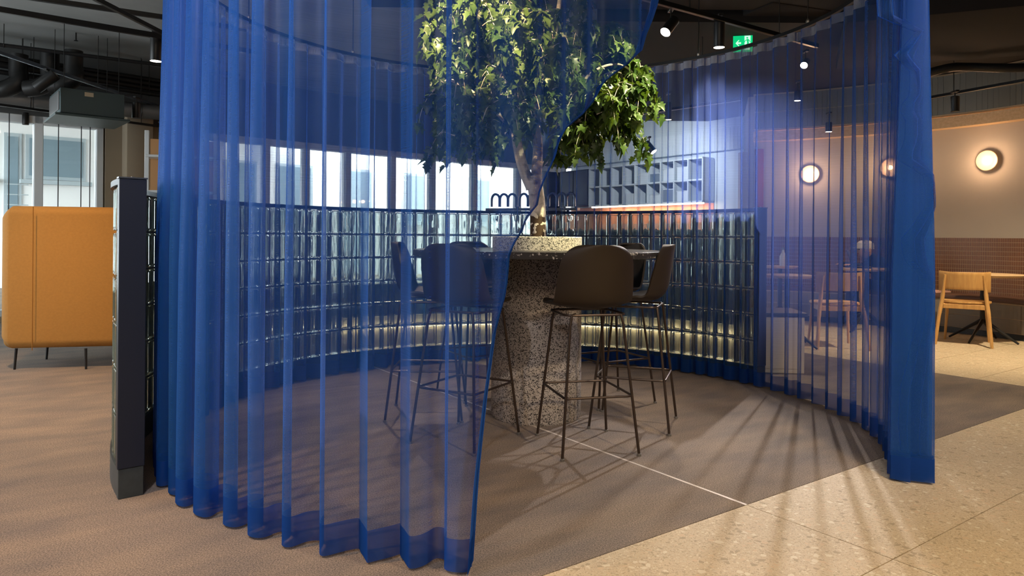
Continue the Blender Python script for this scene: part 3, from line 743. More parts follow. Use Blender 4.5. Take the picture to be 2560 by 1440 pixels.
# ------------------------------------------------------------------ high round table with planter
TC = Vector((.157, 4.400, 0))
tab = thing('bar_table', 'high round dark terrazzo table on a thick speckled terrazzo column', 'table', TC)
pr = [(.272, 0), (.280, .012), (.281, .3), (.279, .7), (.278, .993)]
MB().lathe(pr, n=72).build('column', M['terrazzo_white'], tab, smooth=True)
MB().lathe([(.760, .992), (.768, .996), (.768, 1.026), (.764, 1.031), (.285, 1.031)], n=96, cap=True).build('tabletop', M['terrazzo_dark'], tab, smooth=True)
pz = [(.279, 1.031), (.279, 1.108), (.275, 1.113), (.240, 1.113), (.236, 1.109), (.236, 1.070)]
MB().lathe(pz, n=72, cap=False).build('planter_rim', M['terrazzo_white'], tab, smooth=True)
MB().lathe([(.236, 1.071), (.18, 1.082), (.06, 1.088), (.001, 1.088)], n=40, cap=False).build('soil', M['soil'], tab, smooth=True)

# ------------------------------------------------------------------ bar stools
def superhalf(v):
    pass
def stool():
    t = thing('bar_stool', 'x', 'stool', (0, 0, 0), 0, 'bar stools around the high table')
    prof = [(.205, .728), (.195, .742), (.16, .748), (.08, .741), (0, .735), (-.08, .736), (-.135, .748), (-.175, .778), (-.198, .83), (-.210, .89), (-.219, .95), (-.227, 1.01), (-.233, 1.045), (-.236, 1.062), (-.237, 1.073)]
    pp = catmull([(a, b, 0) for a, b in prof], 3); n = len(pp); Ls = [0]
    for a, b in zip(pp[:-1], pp[1:]): Ls.append(Ls[-1]+(b-a).length)
    Lt = Ls[-1]; v = []; nu = 25
    for i, p in enumerate(pp):
        d = min(Ls[i], Lt-Ls[i]); isb = Ls[i] > Lt*.5; r = .105 if isb else .12
        W = .205 if isb else .212
        f = Ls[i]/Lt; W = .208+.012*math.sin(PI*min(1, f*1.3))-.018*max(0, (f-.75)/.25)
        w = W if d >= r else W-r+math.sqrt(max(0, r*r-(r-d)**2))
        tn = (pp[min(i+1, n-1)]-pp[max(i-1, 0)]).normalized(); nn = Vector((tn.y, -tn.x, 0))   # normal pointing up / forwards
        if nn.y < 0 and not isb: nn = -nn
        for k in range(nu):
            u = -1+2*k/(nu-1); uu = math.sin(u*PI/2)
            bf = min(1, max(0, (f-.25)/.35))
            curl = (.020+.062*bf*(1-.35*max(0, (f-.7)/.3)))*abs(uu)**2.3
            nrm = Vector((0, math.sin(0), 1)).lerp(Vector((0, 1, 0)), bf).normalized()
            y = p.x+nrm.y*curl; z = p.y+nrm.z*curl
            v.append((uu*w, y, z))
    fc = [(i*nu+k, i*nu+k+1, (i+1)*nu+k+1, (i+1)*nu+k) for i in range(n-1) for k in range(nu-1)]
    mb = MB(); mb.add(v, fc); me = mb.mesh('seat_shell', M['shell'], True)
    bm = bmesh.new(); bm.from_mesh(me); bmesh.ops.remove_doubles(bm, verts=bm.verts, dist=1e-5); bmesh.ops.recalc_face_normals(bm, faces=bm.faces)
    bmesh.ops.solidify(bm, geom=bm.faces[:], thickness=.011); bmesh.ops.recalc_face_normals(bm, faces=bm.faces); bm.to_mesh(me); bm.free()
    me.polygons.foreach_set('use_smooth', [True]*len(me.polygons)); me.set_sharp_from_angle(angle=math.radians(50)); link('seat_shell', me, t)
    # under-seat frame, rectangular ring with rounded corners
    def rrect(hx, hy, r, z, cy=0, n=6):
        out = []
        for cx, cyy, a0 in ((hx-r, hy-r, 0), (-hx+r, hy-r, 90), (-hx+r, -hy+r, 180), (hx-r, -hy+r, 270)):
            for k in range(n+1): a = math.radians(a0+90*k/n); out.append((cx+r*math.cos(a), cy+cyy+r*math.sin(a), z))
        return out
    MB().tube(rrect(.165, .150, .05, .712), .0065, 8, closed=True).build('seat_frame', M['stool_metal'], t, smooth=True)
    hz = .30
    for sx in (-1, 1):
        for sy in (-1, 1):
            x0, y0 = sx*.140, sy*.150; x1, y1 = sx*.205, sy*.230
            top = Vector((x0, y0, .712)); foot = Vector((x1, y1, .004))
            bend = top.lerp(foot, .07)
            l = MB().tube([(x0-sx*.03, y0-sy*.012, .716), (x0-sx*.006, y0-sy*.002, .712), bend, foot], .0075, 10).build('leg', M['stool_metal'], t, smooth=True)
            MB().lathe([(.011, 0), (.011, .010), (.006, .014)], c=foot-Vector((0, 0, .004)), n=12).build('glide', M['glide'], l)
    k = (.712-hz)/.708; fx = .140+(.205-.140)*k; fy = .150+(.230-.150)*k
    MB().tube(rrect(fx+.004, fy+.004, .03, hz), .0065, 8, closed=True).build('footrest', M['stool_metal'], t, smooth=True)
    return t
st0 = stool()
g2 = lambda x, y: at_floor(x, y)
def quad(a, b, c, d=None):
    """a,b back feet; c,d front feet -> centre and heading"""
    back = (a+b)/2; front = (c+d)/2; return (back+front)/2, math.atan2(front.y-back.y, front.x-back.x)-PI/2
S4d = g2(1299.5, 1087)+g2(1023, 1107.6)-g2(1190, 1141)
spots = [
    (*quad(g2(1405.6, 1154), g2(1597.5, 1139), g2(1340, 1089.5), g2(1518.5, 1078)), 'brown bar stool seen from behind in the curtain opening, front right of the round table'),
    (*quad(g2(1670, 1090), g2(1685, 1045), g2(1474.6, 1073), g2(1510.7, 1028.6)), 'brown bar stool seen side-on at the right of the round table'),
    (*quad(g2(1190, 1141), g2(1023, 1107.6), g2(1299.5, 1087), S4d), 'brown bar stool seen from behind through the blue curtain, front left of the round table'),
]
spots.append((Vector((-.52, 4.40, 0)), math.atan2(0, 1)-PI/2, 'brown bar stool seen side-on through the blue curtain at the left of the round table'))
spots.append((Vector((.67, 4.80, 0)), math.atan2(-.47, -.88)-PI/2, 'bar stool at the back right of the round table, mostly hidden behind two other stools'))
spots.append((Vector((-.24, 4.98, 0)), math.atan2(-.87, .49)-PI/2, 'bar stool at the back left of the table, just its top edge showing'))
for i, (p, rz, lab) in enumerate(spots):
    o = st0 if i == 0 else copy_tree(st0)
    o.location = (p.x, p.y, 0); o.rotation_euler = (0, 0, rz); o['label'] = lab

# ------------------------------------------------------------------ indoor tree
tree = thing('indoor_tree', 'leafy tree with a pale forked trunk growing out of the round table planter', 'tree', (TC.x, TC.y, 1.085))
def TP(px, py, dy=0): p = at_depth(px, py, TC.y+dy); return p-Vector((TC.x, TC.y, 1.085))
def cat(pts, n=6): return catmull(pts, n)
base = TP(1345, 603)
trunk = [base, TP(1345, 560), TP(1344, 520), TP(1340, 480), TP(1333, 440)]
def lerp_r(r0, r1, n): return [r0+(r1-r0)*i/(n-1) for i in range(n)]
c = cat(trunk); rr = [.056, .052, .050, .050, .050, .050]+lerp_r(.050, .047, len(c)-6)
MB().tube(c, rr, 16).build('trunk', M['bark'], tree, smooth=True)
br = {
 'a': ([TP(1330, 470), TP(1312, 430), TP(1298, 385, -.02), TP(1288, 330, -.03), TP(1270, 260, 0), TP(1255, 200, .02), TP(1235, 130, .03), TP(1215, 40, .05), TP(1205, -60, .05)], .040, .012),
 'b': ([TP(1340, 470), TP(1342, 420, .03), TP(1345, 360, .05), TP(1338, 300, .06), TP(1345, 220, .08), TP(1370, 130, .1), TP(1395, 30, .1), TP(1405, -70, .1)], .038, .011),
 'c': ([TP(1344, 420, .03), TP(1380, 390, 0), TP(1398, 345, -.05), TP(1405, 290, -.1), TP(1440, 220, -.15), TP(1500, 170, -.2), TP(1560, 165, -.2), TP(1610, 215, -.2)], .014, .005),
 'd': ([TP(1290, 330, -.03), TP(1240, 280, -.15), TP(1180, 230, -.25), TP(1120, 200, -.3), TP(1080, 230, -.3)], .018, .005),
 'e': ([TP(1272, 265, 0), TP(1220, 180, .15), TP(1150, 120, .25), TP(1095, 60, .3)], .015, .004),
 'f': ([TP(1345, 300, .06), TP(1390, 240, .25), TP(1450, 160, .35), TP(1500, 90, .35)], .016, .004),
 'g': ([TP(1338, 310, .06), TP(1300, 200, .3), TP(1270, 60, .45)], .015, .004),
 'h': ([TP(1400, 330, -.05), TP(1450, 300, -.12), TP(1510, 270, -.18), TP(1560, 300, -.2)], .010, .003),
}
tips = []
for k, (pts, r0, r1) in br.items():
    cc_ = cat(pts, 5); MB().tube(cc_, lerp_r(r0, r1, len(cc_)), 10).build('branch', M['bark'], tree, smooth=True)
    tips += [(p, .12) for p in cc_[len(cc_)//4:]]
# leaf: lobed blade folded along its midrib, stem at the origin, tip along -Z side when drooping
def leaf_shape():
    half = [(0, 0), (.20, -.02), (.34, .16), (.22, .30), (.42, .46), (.20, .56), (.12, .80), (0, 1.0)]
    mid = [(0, y) for _, y in half]
    v = []; f = []
    for i, (x, y) in enumerate(half):
        dz = -.25*y*y; v.append((0, y, dz)); v.append((x, y, dz+.28*x)); v.append((-x, y, dz+.28*x))
    for i in range(len(half)-1):
        a = i*3; b = a+3; f.append((a, a+1, b+1, b)); f.append((a, b, b+2, a+2))
    return v, f
lv, lf = leaf_shape(); lv = np.array(lv)
leaf_mes = []
for k in range(3):
    s_ = (.056, .068, .082)[k]; mb = MB(); mb.add([tuple(p) for p in lv*s_], lf); leaf_mes.append(mb.mesh('leaf', M['leaf'], True))
# twig anchor zones (image columns/rows at depth offsets), each twig droops and carries leaves
zones = []
def zone(x0, y0, x1, y1, d0, d1, n):
    for _ in range(n):
        zones.append(TP(rng.uniform(x0, x1), rng.uniform(y0, y1), rng.uniform(d0, d1)))
zone(1100, -90, 1480, 60, -.45, .45, 52)
zone(1085, 20, 1440, 160, -.5, .5, 62)
zone(1075, 110, 1300, 300, -.45, .45, 58)
zone(1085, 230, 1270, 345, -.4, .4, 34)
zone(1240, 180, 1340, 280, -.2, .4, 14)
zone(1300, 120, 1480, 300, -.1, .5, 34)
zone(1440, 60, 1560, 150, -.2, .3, 14)
zone(1420, 230, 1570, 330, -.35, -.05, 26)
zone(1490, 170, 1590, 300, -.35, -.1, 14)
zone(1560, 150, 1620, 235, -.25, -.1, 9)
zone(1385, 290, 1480, 365, -.3, -.05, 9)
zone(1340, 200, 1420, 280, -.1, .3, 10)
twigs = MB(); leaves = []
for p in zones:
    L_ = rng.uniform(.10, .24); az = rng.uniform(0, 2*PI); out = Vector((math.cos(az), math.sin(az), 0))
    q = [p, p+out*L_*.35+Vector((0, 0, .02)), p+out*L_*.6+Vector((0, 0, -L_*.35)), p+out*L_*.7+Vector((0, 0, -L_*.85))]
    cc_ = catmull(q, 3); twigs.tube(cc_, lerp_r(.0028, .0010, len(cc_)), 4, caps=False)
    for j in range(rng.integers(14, 20)):
        c0 = cc_[int(rng.integers(1, len(cc_)))]
        yaw = rng.uniform(0, 2*PI); pitch = rng.uniform(-1.45, -.25); roll = rng.uniform(-.6, .6)
        leaves.append((c0+Vector(rng.uniform(-.02, .02, 3)), yaw, pitch, roll, int(rng.integers(0, 3))))
for x, y0, y1 in ((1497, 380, 425), (1484, 350, 400), (1600, 240, 275), (1230, 380, 410), (1100, 330, 380), (1205, 360, 400), (1540, 350, 380), (1632, 250, 280)):
    p0 = TP(x, y0-40, -.2); p1 = TP(x+6, y1-18, -.2); twigs.tube([p0, p0.lerp(p1, .5)+Vector((.006, 0, 0)), p1], .0015, 4, caps=False)
    for j in range(9):
        leaves.append((p0.lerp(p1, j/8), rng.uniform(0, 6.28), rng.uniform(-1.5, -1.0), rng.uniform(-.5, .5), 1))
o = twigs.build('twig', M['bark'], tree); o['kind'] = 'stuff'
rng.shuffle(leaves) if False else None
order = sorted(range(len(leaves)), key=lambda i: leaves[i][0].y)      # nearest first
solo = set(order[:300]); fv = []; ff = []; nb = 0
for i, (p, yaw, pit, rol, k) in enumerate(leaves):
    R = Matrix.Rotation(yaw, 3, 'Z') @ Matrix.Rotation(pit, 3, 'X') @ Matrix.Rotation(rol, 3, 'Y')
    if i in solo:
        o = link('leaf', leaf_mes[k], tree, p); o.rotation_euler = R.to_euler()
    else:
        A_ = np.array(R); pts_ = (lv*(.056, .068, .082)[k]) @ A_.T+np.array(p); fv += [tuple(x) for x in pts_]
        ff += [tuple(a+nb for a in f) for f in lf]; nb += len(lv)
mb = MB(); mb.v = fv; mb.f = ff; o = link('foliage', mb.mesh('foliage', M['leaf'], True), tree); o['kind'] = 'stuff'

# ------------------------------------------------------------------ mustard high-back armchair, back to the camera
fl = at_floor(148, 928); ac = thing('lounge_chair', 'mustard yellow high-backed lounge chair turned with its back to the camera by the window', 'armchair', (fl.x-.02, fl.y+.36, 0), math.radians(12)); ac.scale = (1.17, 1.0, 1.0)
def rbox(w, d, z0, z1, r, tap=0, n=8):
    """rounded upholstered block"""
    bm = bmesh.new(); bmesh.ops.create_cube(bm, size=1); bmesh.ops.scale(bm, vec=(w, d, z1-z0), verts=bm.verts)
    bmesh.ops.translate(bm, vec=(0, 0, (z0+z1)/2), verts=bm.verts)
    bmesh.ops.bevel(bm, geom=bm.edges[:], offset=r, segments=n, profile=.5, affect='EDGES', clamp_overlap=True)
    return bm
def bm_obj(bm, name, m, parent, loc=(0, 0, 0)):
    me = bpy.data.meshes.new(name); bmesh.ops.recalc_face_normals(bm, faces=bm.faces); bm.to_mesh(me); bm.free(); me.materials.append(m)
    me.polygons.foreach_set('use_smooth', [True]*len(me.polygons)); return link(name, me, parent, loc)
b_ = rbox(.93, .17, .155, 1.345, .08)
for v in b_.verts:
    v.co.y += .55*v.co.x*v.co.x; 
    if abs(v.co.x) > .33 :
        k = (abs(v.co.x)-.33)/.135
        zc = .75; hz = .595; e = (abs(v.co.z-zc)/hz)
        if e > .72: v.co.z = zc+(v.co.z-zc)*(1-.17*k*k*((e-.72)/.28))
bm_obj(b_, 'backrest', M['mustard'], ac, (0, -.28, 0))
for sx in (-1, 1):
    b_ = rbox(.12, .50, .165, 1.16, .058, n=6)
    for v in b_.verts:
        v.co.z -= .35*max(0, v.co.y)*(v.co.z > .6)
    bm_obj(b_, 'side_wing', M['mustard'], ac, (sx*.405, .05, 0))
bm_obj(rbox(.76, .56, .17, .34, .05, n=4), 'seat_base', M['mustard'], ac, (0, .06, 0))
bm_obj(rbox(.70, .54, .33, .45, .05, n=5), 'seat_cushion', M['mustard'], ac, (0, .07, 0))
pts = [(-.22, -.28-.087+.55*.0484, .17+1.15*k/20) for k in range(21)]
MB().tube(pts, .0028, 6).build('seam', M['stitch'], ac)
for x, y in ((-.36, -.22), (.10, -.30), (.40, -.18), (-.32, .25), (.32, .25)):
    MB().tube([(x, y, .17), (x*1.03, y, 0)], [.010, .008], 8).build('leg', M['black'], ac)

# ------------------------------------------------------------------ shelf in front of the tan pillar
sp_ = at_depth(392, 560, 8.6)
sh = thing('open_shelf', 'tall white-framed open shelf with orange back panel beside the tan pillar', 'shelf', (sp_.x+.12, sp_.y, 0), math.radians(20))
for x in (-.22, .55):
    MB().box((x, 0, 1.18), (.05, .05, 2.36)).build('upright', M['white_frame'], sh, bevel=.004, seg=1)
MB().box((.17, .17, 1.18), (.75, .02, 2.2)).build('back_panel', M['shelf_orange'], sh)
for z in (.3, .72, 1.2, 1.62, 2.05):
    MB().box((.165, .06, z), (.80, .26, .03)).build('shelf_board', M['white_frame'], sh, bevel=.003, seg=1)

# ------------------------------------------------------------------ ceiling services
def lift(px, py, h):
    u, v = ray(px, py); Z = (EYE-h)/v; return Vector((u*Z, Z, h))
def bar_thing(name, label, cat_, p, q, w, h, mt, ext=0, group=None, hang=True, parts='rail'):
    a, b = Vector(p), Vector(q); d = (b-a).normalized(); a -= d*ext; b += d*ext
    t = thing(name, label, cat_, (a+b)/2, 0, group); c = (a+b)/2
    MB().bar(a-c, b-c, w, h).build(parts, M[mt], t, bevel=.003, seg=1)
    if hang:
        n = max(2, int((b-a).length/1.5))
        for i in range(n):
            x = a.lerp(b, (i+.5)/n)-c; MB().tube([x, x+Vector((0, 0, 3.44-a.z))], .004, 6).build('hanger_rod', M['black'], t)
    return t
bar_thing('lighting_track', 'black lighting track running diagonally down to the lit spotlight above the yellow chair', 'lighting track', lift(245, 0, 2.95), lift(436, 98, 2.95), .036, .036, 'track', .9)
bar_thing('lighting_track', 'wide black lighting track crossing the top of the grey concrete ceiling', 'lighting track', lift(0, 24, 3.0), lift(430, 96, 3.0), .04, .05, 'track', .8)
bar_thing('cable_tray', 'black conduit highest across the concrete ceiling by the curtain edge', 'conduit', lift(130, 2, 3.2), lift(430, 46, 3.2), .05, .04, 'black', .8)
bar_thing('lighting_track', 'long bright-edged lighting track running away over the grey air unit', 'lighting track', lift(0, 132, 2.85), lift(415, 272, 2.85), .03, .036, 'cap_metal', 1.2)
bar_thing('lighting_track', 'black lighting track running close in front of the window head', 'lighting track', lift(0, 262, 2.58), lift(415, 318, 2.58), .03, .03, 'track', .3)
def pipe(name, label, cat_, p, q, r, mt, ext=0, group=None):
    a, b = Vector(p), Vector(q); d = (b-a).normalized(); a -= d*ext; b += d*ext; c = (a+b)/2
    t = thing(name, label, cat_, c, 0, group); MB().tube([a-c, b-c], r, 16).build('tube', M[mt], t, smooth=True)
    n = max(2, int((b-a).length/1.3))
    for i in range(n):
        x = a.lerp(b, (i+.5)/n)-c; MB().tube([x+Vector((0, 0, r*.9)), x+Vector((0, 0, 3.44-a.z))], .004, 6).build('hanger_rod', M['black'], t)
        e = d.cross(Vector((0, 0, 1))); ring = [x+(e*math.cos(w)+Vector((0, 0, 1))*math.sin(w))*(r+.004) for w in [2*PI*k/14 for k in range(14)]]
        MB().tube(ring, .004, 5, closed=True).build('clamp_ring', M['black'], t)
    return t
pipe('ceiling_pipe', 'slim dark pipe crossing the middle of the concrete ceiling', 'pipe', lift(0, 112, 3.2), lift(430, 166, 3.2), .022, 'black', .8)
for y0, y1, h, r, lab in ((140, 205, 3.2, .030, 'uppermost of the dark pipes bunched above the air unit'), (150, 216, 3.14, .030, 'second from the top of the dark pipes bunched above the air unit'), (162, 228, 3.08, .035, 'third from the top of the dark pipes bunched above the air unit'), (180, 240, 3.0, .030, 'lowest of the dark pipes bunched above the air unit')):
    pipe('ceiling_pipe', lab, 'pipe', lift(0, y0, h), lift(415, y1, h), r, 'black', .5)
pipe('air_duct', 'fat round metal air duct running above the window head', 'duct', lift(0, 243, 2.74), lift(415, 283, 2.74), .10, 'steel_grey', .3)
# fat bends beside the unit

dk = thing('duct_elbow', 'group of fat dark duct elbows hanging left of the grey air unit', 'duct', at_depth(120, 205, 8.3))
for dx, dz, r in ((-.35, .0, .10), (.02, .02, .10), (.30, .05, .10)):
    cc_ = [(dx, 0, .32+dz), (dx, 0, .12+dz), (dx+.02, -.02, 0+dz), (dx-.08, -.06, -.09+dz), (dx-.22, -.08, -.12+dz)]
    MB().tube(catmull(cc_, 4), r, 14)  .build('elbow', M['can'], dk, smooth=True)
# air unit
au = at_depth(212, 275, 8.0); un = thing('air_unit', 'dark grey boxy ceiling air unit hanging in front of the window', 'air conditioner', au, math.radians(41))
MB().box((.02, 0, .03), (.62, .70, .27)).build('casing', M['unit_grey'], un, bevel=.006, seg=1)
MB().box((.02, 0, -.125), (.72, .78, .025)).build('flange', M['unit_grey'], un, bevel=.003, seg=1)
MB().box((-.02, -.352, .12), (.085, .004, .045)).build('label_plate', M['label_paper'], un)
MB().box((-.295, 0, .03), (.012, .60, .20)).build('access_panel', M['steel_grey'], un, bevel=.003, seg=1)
for x, y in ((-.25, -.3), (.28, -.3), (-.25, .3), (.28, .3)):
    MB().tube([(x, y, .16), (x, y, 3.44-au.z)], .004, 6).build('hanger_rod', M['black'], un)
# sprinkler heads
for px, py, lab in ((190, 101, 'small dark sprinkler head on the concrete ceiling above the long track'), (370, 181, 'small dark sprinkler head on the concrete ceiling near the blue curtain')):
    p = lift(px, py, 3.36); t = thing('sprinkler', lab, 'sprinkler', p)
    MB().tube([(0, 0, 0), (0, 0, .09)], .008, 8).build('stem', M['black'], t); MB().lathe([(.022, -.006), (.022, -.002), (.006, .004)], n=14).build('deflector', M['black'], t)

# ------------------------------------------------------------------ spotlights
def spot(px, py, Z, lab, d=.085, L=.18, tilt=(0, 0, -1), lit=True, arm=.12, mt='can', lens='lens'):
    p = at_depth(px, py, Z); t = thing('spotlight', lab, 'spotlight', p, 0)
    dv = Vector(tilt).normalized(); R = dv.to_track_quat('-Z', 'Y').to_matrix()
    MB().lathe([(d/2*.96, -L/2), (d/2, -L/2+.004), (d/2, L/2-.006), (d/2*.9, L/2)], n=28, R=R, cap=False).add([], []).build('housing', M[mt], t, smooth=True)
    MB().lathe([(d/2*.96, L/2-.004), (.001, L/2-.003)], n=28, R=R, cap=False).build('back_cap', M[mt], t)
    MB().lathe([(d/2*.96, -L/2+.002), (d/2*.72, -L/2+.014), (.001, -L/2+.014)], n=24, R=R, cap=False).build('lens', M[lens] if lit else M['steel_grey'], t)
    top = R @ Vector((0, 0, L*.5)) if abs(dv.z) > .9 else R @ Vector((0, 0, L*.1))
    MB().tube([top, (top.x, top.y, top.z+arm)], .007, 8).build('arm', M[mt], t)
    MB().box((top.x, top.y, top.z+arm), (.035, .10, .022)).build('adapter', M[mt], t, bevel=.002, seg=1)
    return t
spot(390, 124, 6.75, 'black spotlight with a glowing lens hanging beside the left curtain edge', .105, .225, arm=.05)
spot(115, 203, 7.4, 'tilted black spotlight shining down left below the bright-edged track', .12, .24, tilt=(-.75, -.2, -.7), arm=.10, lens='lens')
spot(341, 276, 8.5, 'small dark spotlight hanging right of the grey air unit', .10, .19, lit=False, arm=.06)
spot(403, 334, 9.2, 'smallest dark spotlight in front of the orange shelf panel', .07, .16, lit=False, arm=.06)
spot(64, 297, 8.9, 'dark blue-looking spotlight hanging in front of the left window', .075, .15, lit=False, arm=.06)
spot(1675, 65, 5.6, 'tilted black spotlight with glowing lens just right of the swept curtain edge', .085, .17, tilt=(-.55, -.45, -.75), arm=.12, lens='lens_cool')
spot(1798, 87, 5.9, 'upright black spotlight with glowing rim beside the green exit sign', .092, .215, arm=.05)
spot(2387, 260, 7.4, 'grey spotlight hanging before the grey tiles of the curved wall', .085, .16, lit=False, arm=.05)
spot(1671, 278, 6.9, 'black spotlight glimpsed through the curtain just right of the tree tip', .06, .17, arm=.09)
spot(1625, 368, 9.6, 'tilted lit spotlight seen through the curtain above the kitchen shelves', .09, .18, tilt=(.5, -.4, -.75), arm=.12)
spot(2013, 158, 7.45, 'bright spotlight shining through the right curtain below the exit sign level', .075, .12, tilt=(-.5, -.65, -.55), arm=.12, lens='lens_cool')
spot(1994, 240, 8.8, 'faint spotlight behind the right curtain under the brightest one', .08, .12, arm=.12)
spot(2072, 318, 9.0, 'lowest faint spotlight seen through the right curtain above the wooden cove', .08, .12, arm=.12)
spot(1463, 385, 10.5, 'small dark spotlight behind the hanging leaves at the far window corner', .07, .16, tilt=(.3, -.2, -.9), lit=False, arm=.1)
bar_thing('lighting_track', 'black lighting track carrying the two spotlights left of the exit sign', 'lighting track', lift(1650, 6, 2.93), lift(2004, 104, 2.93), .036, .04, 'track', .25)
bar_thing('lighting_track', 'slim dark lighting track in front of the grey tile band on the curved wall', 'lighting track', lift(2345, 240, 2.72), lift(2620, 190, 2.72), .03, .03, 'track', .2)
bar_thing('lighting_track', 'black lighting track seen through the curtain over the kitchen', 'lighting track', at_depth(1560, 290, 8.5), at_depth(1800, 255, 7.0), .03, .03, 'track', .3)
# dark air unit with white label above the ring
bu = at_depth(1960, 20, 6.9); u2 = thing('air_unit', 'black ceiling air unit with a white label above the exit sign', 'air conditioner', bu, math.radians(20))
MB().box((0, 0, .02), (.95, .8, .30)).build('casing', M['black_ceiling'], u2, bevel=.01)
MB().box((.19, -.405, -.02), (.045, .004, .05)).build('label_plate', M['white'], u2); MB().box((.245, -.405, -.02), (.045, .004, .05)).build('label_plate', M['white'], u2)
for x in (-.4, .4): MB().tube([(x, 0, .17), (x, 0, 3.2-bu.z)], .005, 6).build('hanger_rod', M['black'], u2)
ft_ = at_depth(2420, 180, 7.2); ad = thing('flexible_duct', 'dark curved duct lying under the black ceiling panel at the right edge', 'duct', ft_)
MB().tube(catmull([(-.45, .1, -.02), (-.2, 0, .04), (0, 0, .05), (.3, -.1, .02), (.75, -.2, .01)], 6), .045, 14).build('hose', M['black'], ad, smooth=True)

# ------------------------------------------------------------------ exit sign
ec = at_depth(1857, 108, 7.2); ex = thing('exit_sign', 'green lit exit sign with a running figure and left arrow hanging from the ceiling', 'sign', ec, math.radians(-12))
W_, H_ = .190, .180
MB().box((0, 0, 0), (W_, .012, H_)).build('panel', M['sign_green'], ex, bevel=.003, seg=1)
MB().box((0, .0, H_/2+.014), (W_+.02, .03, .028)).build('housing', M['white'], ex, bevel=.003, seg=1)
MB().box((0, -.009, H_/2-.003), (W_, .004, .006)).build('light_edge', M['sign_light'], ex)
MB().lathe([(.055, 0), (.072, .012), (.072, .05), (.066, .055)], c=(.01, 0, H_/2+.028), n=24).build('mount', M['white'], ex, smooth=True)
MB().tube([(0, 0, H_/2+.08), (0, 0, 3.2-ec.z)], .006, 8).build('stem', M['white'], ex)
def flat(polys, name, m, y=-.0075):
    mb = MB()
    for poly in polys:
        n = len(poly); b = len(mb.v); mb.v += [(x, y, z) for x, z in poly]+[(x, y-.0015, z) for x, z in poly]
        mb.f.append(tuple(b+i for i in range(n))); mb.f.append(tuple(b+n+i for i in reversed(range(n))))
        for i in range(n): j = (i+1) % n; mb.f.append((b+i, b+j, b+n+j, b+n+i))
    return mb.build(name, m, ex)
flat([[(-.072, 0), (-.044, .030), (-.034, .030), (-.052, .008), (-.018, .008), (-.018, -.008), (-.052, -.008), (-.034, -.030), (-.044, -.030)]], 'arrow', M['sign_white'])
flat([[(.016, -.072), (.074, -.072), (.074, .072), (.016, .072)]], 'door_symbol', M['sign_white'])
def limb(a, b, w):
    a = Vector(a); b = Vector(b); d = (b-a).normalized(); n = Vector((-d.y, d.x))*w/2; return [tuple(a+n), tuple(a-n), tuple(b-n), tuple(b+n)]
head_ = [(.042+.009*math.cos(t), .050+.009*math.sin(t)) for t in [2*PI*k/12 for k in range(12)]]
flat([head_, limb((.045, .038), (.050, -.008), .018), limb((.046, .034), (.022, .022), .008), limb((.022, .024), (.014, .004), .007), limb((.048, .034), (.066, .020), .008), limb((.064, .021), (.070, .004), .007),
      limb((.050, -.006), (.030, -.026), .011), limb((.032, -.024), (.020, -.052), .009), limb((.050, -.006), (.062, -.034), .011), limb((.060, -.032), (.070, -.056), .009)], 'running_figure', M['sign_green'], -.0093)

# ------------------------------------------------------------------ kitchen end
tk2 = lambda px: line_t(P2, D2, px)
kd = MB(); wbox(kd, P2, D2, N2, .03, tk2(1500)-.01, -.35, -.005, 1.75, 2.50)
kr = thing('wall_cupboard', 'dark navy wall cupboard in the far kitchen corner left of the pale shelving', 'cabinet', (0, 0, 0)); kd.build('body', M['kitchen_dark'], kr)
for i in range(2):
    a = .04+(tk2(1500)-.04)/2*i; q = MB(); wbox(q, P2, D2, N2, a+.01, a+(tk2(1500)-.04)/2-.01, -.37, -.35, 1.77, 2.48); dd = q.build('door', M['kitchen_dark'], kr, bevel=.004, seg=1)
    q = MB(); wbox(q, P2, D2, N2, a+.05, a+.07, -.40, -.37, 1.85, 2.0); q.build('handle', M['steel_grey'], dd)
ks = thing('wall_shelving', 'pale open kitchen shelving with upright dividers above the orange-lit counter niche', 'shelf', (0, 0, 0))
ta, tb2 = tk2(1500)+.012, tk2(1785)
q = MB(); wbox(q, P2, D2, N2, ta, tb2, -.02, -.001, 1.75, 2.50); q.build('back_panel', M['shelf_back'], ks)
for z in (1.74, 2.12, 2.50): q = MB(); wbox(q, P2, D2, N2, ta, tb2, -.34, -.02, z-.015, z+.015); q.build('shelf_board', M['shelf_white'], ks)
nd = 9
for i in range(nd+1):
    t = ta+(tb2-ta)*i/nd; q = MB(); wbox(q, P2, D2, N2, t-.011, t+.011, -.34, -.02, 1.755, 2.485); q.build('divider', M['shelf_white'], ks)
r5 = random.Random(5)
for i in range(nd):
    for z in (1.757, 2.137):
        if r5.random() < .62:
            t = ta+(tb2-ta)*(i+.5)/nd; c = P2+D2*t+N2*(-.20); h = r5.uniform(.13, .24)
            where = 'lower' if z < 2 else 'upper'
            t_ = thing('storage_box', 'box in the %s row of the kitchen shelving, compartment %s from the dark cupboard' % (where, ['first', 'second', 'third', 'fourth', 'fifth', 'sixth', 'seventh', 'eighth', 'ninth'][i]), 'box', (c.x, c.y, z), A2)
            MB().box((0, 0, h/2), (.24, .2, h)).build('body', M[r5.choice(['shelf_white', 'shelf_back', 'unit_grey'])], t_, bevel=.005, seg=1)
            MB().box((0, 0, h+.006), (.25, .21, .012)).build('lid', M['shelf_white'], t_)
nc = thing('kitchen_counter', 'long kitchen counter with a glowing copper niche under the shelving', 'counter', (0, 0, 0))
q = MB(); wbox(q, P2, D2, N2, .03, tb2, -.62, -.02, 0, 1.22); q.build('body', M['kitchen_dark'], nc)
q = MB(); wbox(q, P2, D2, N2, .03, tb2, -.64, -.02, 1.22, 1.26); q.build('worktop', M['steel_grey'], nc)
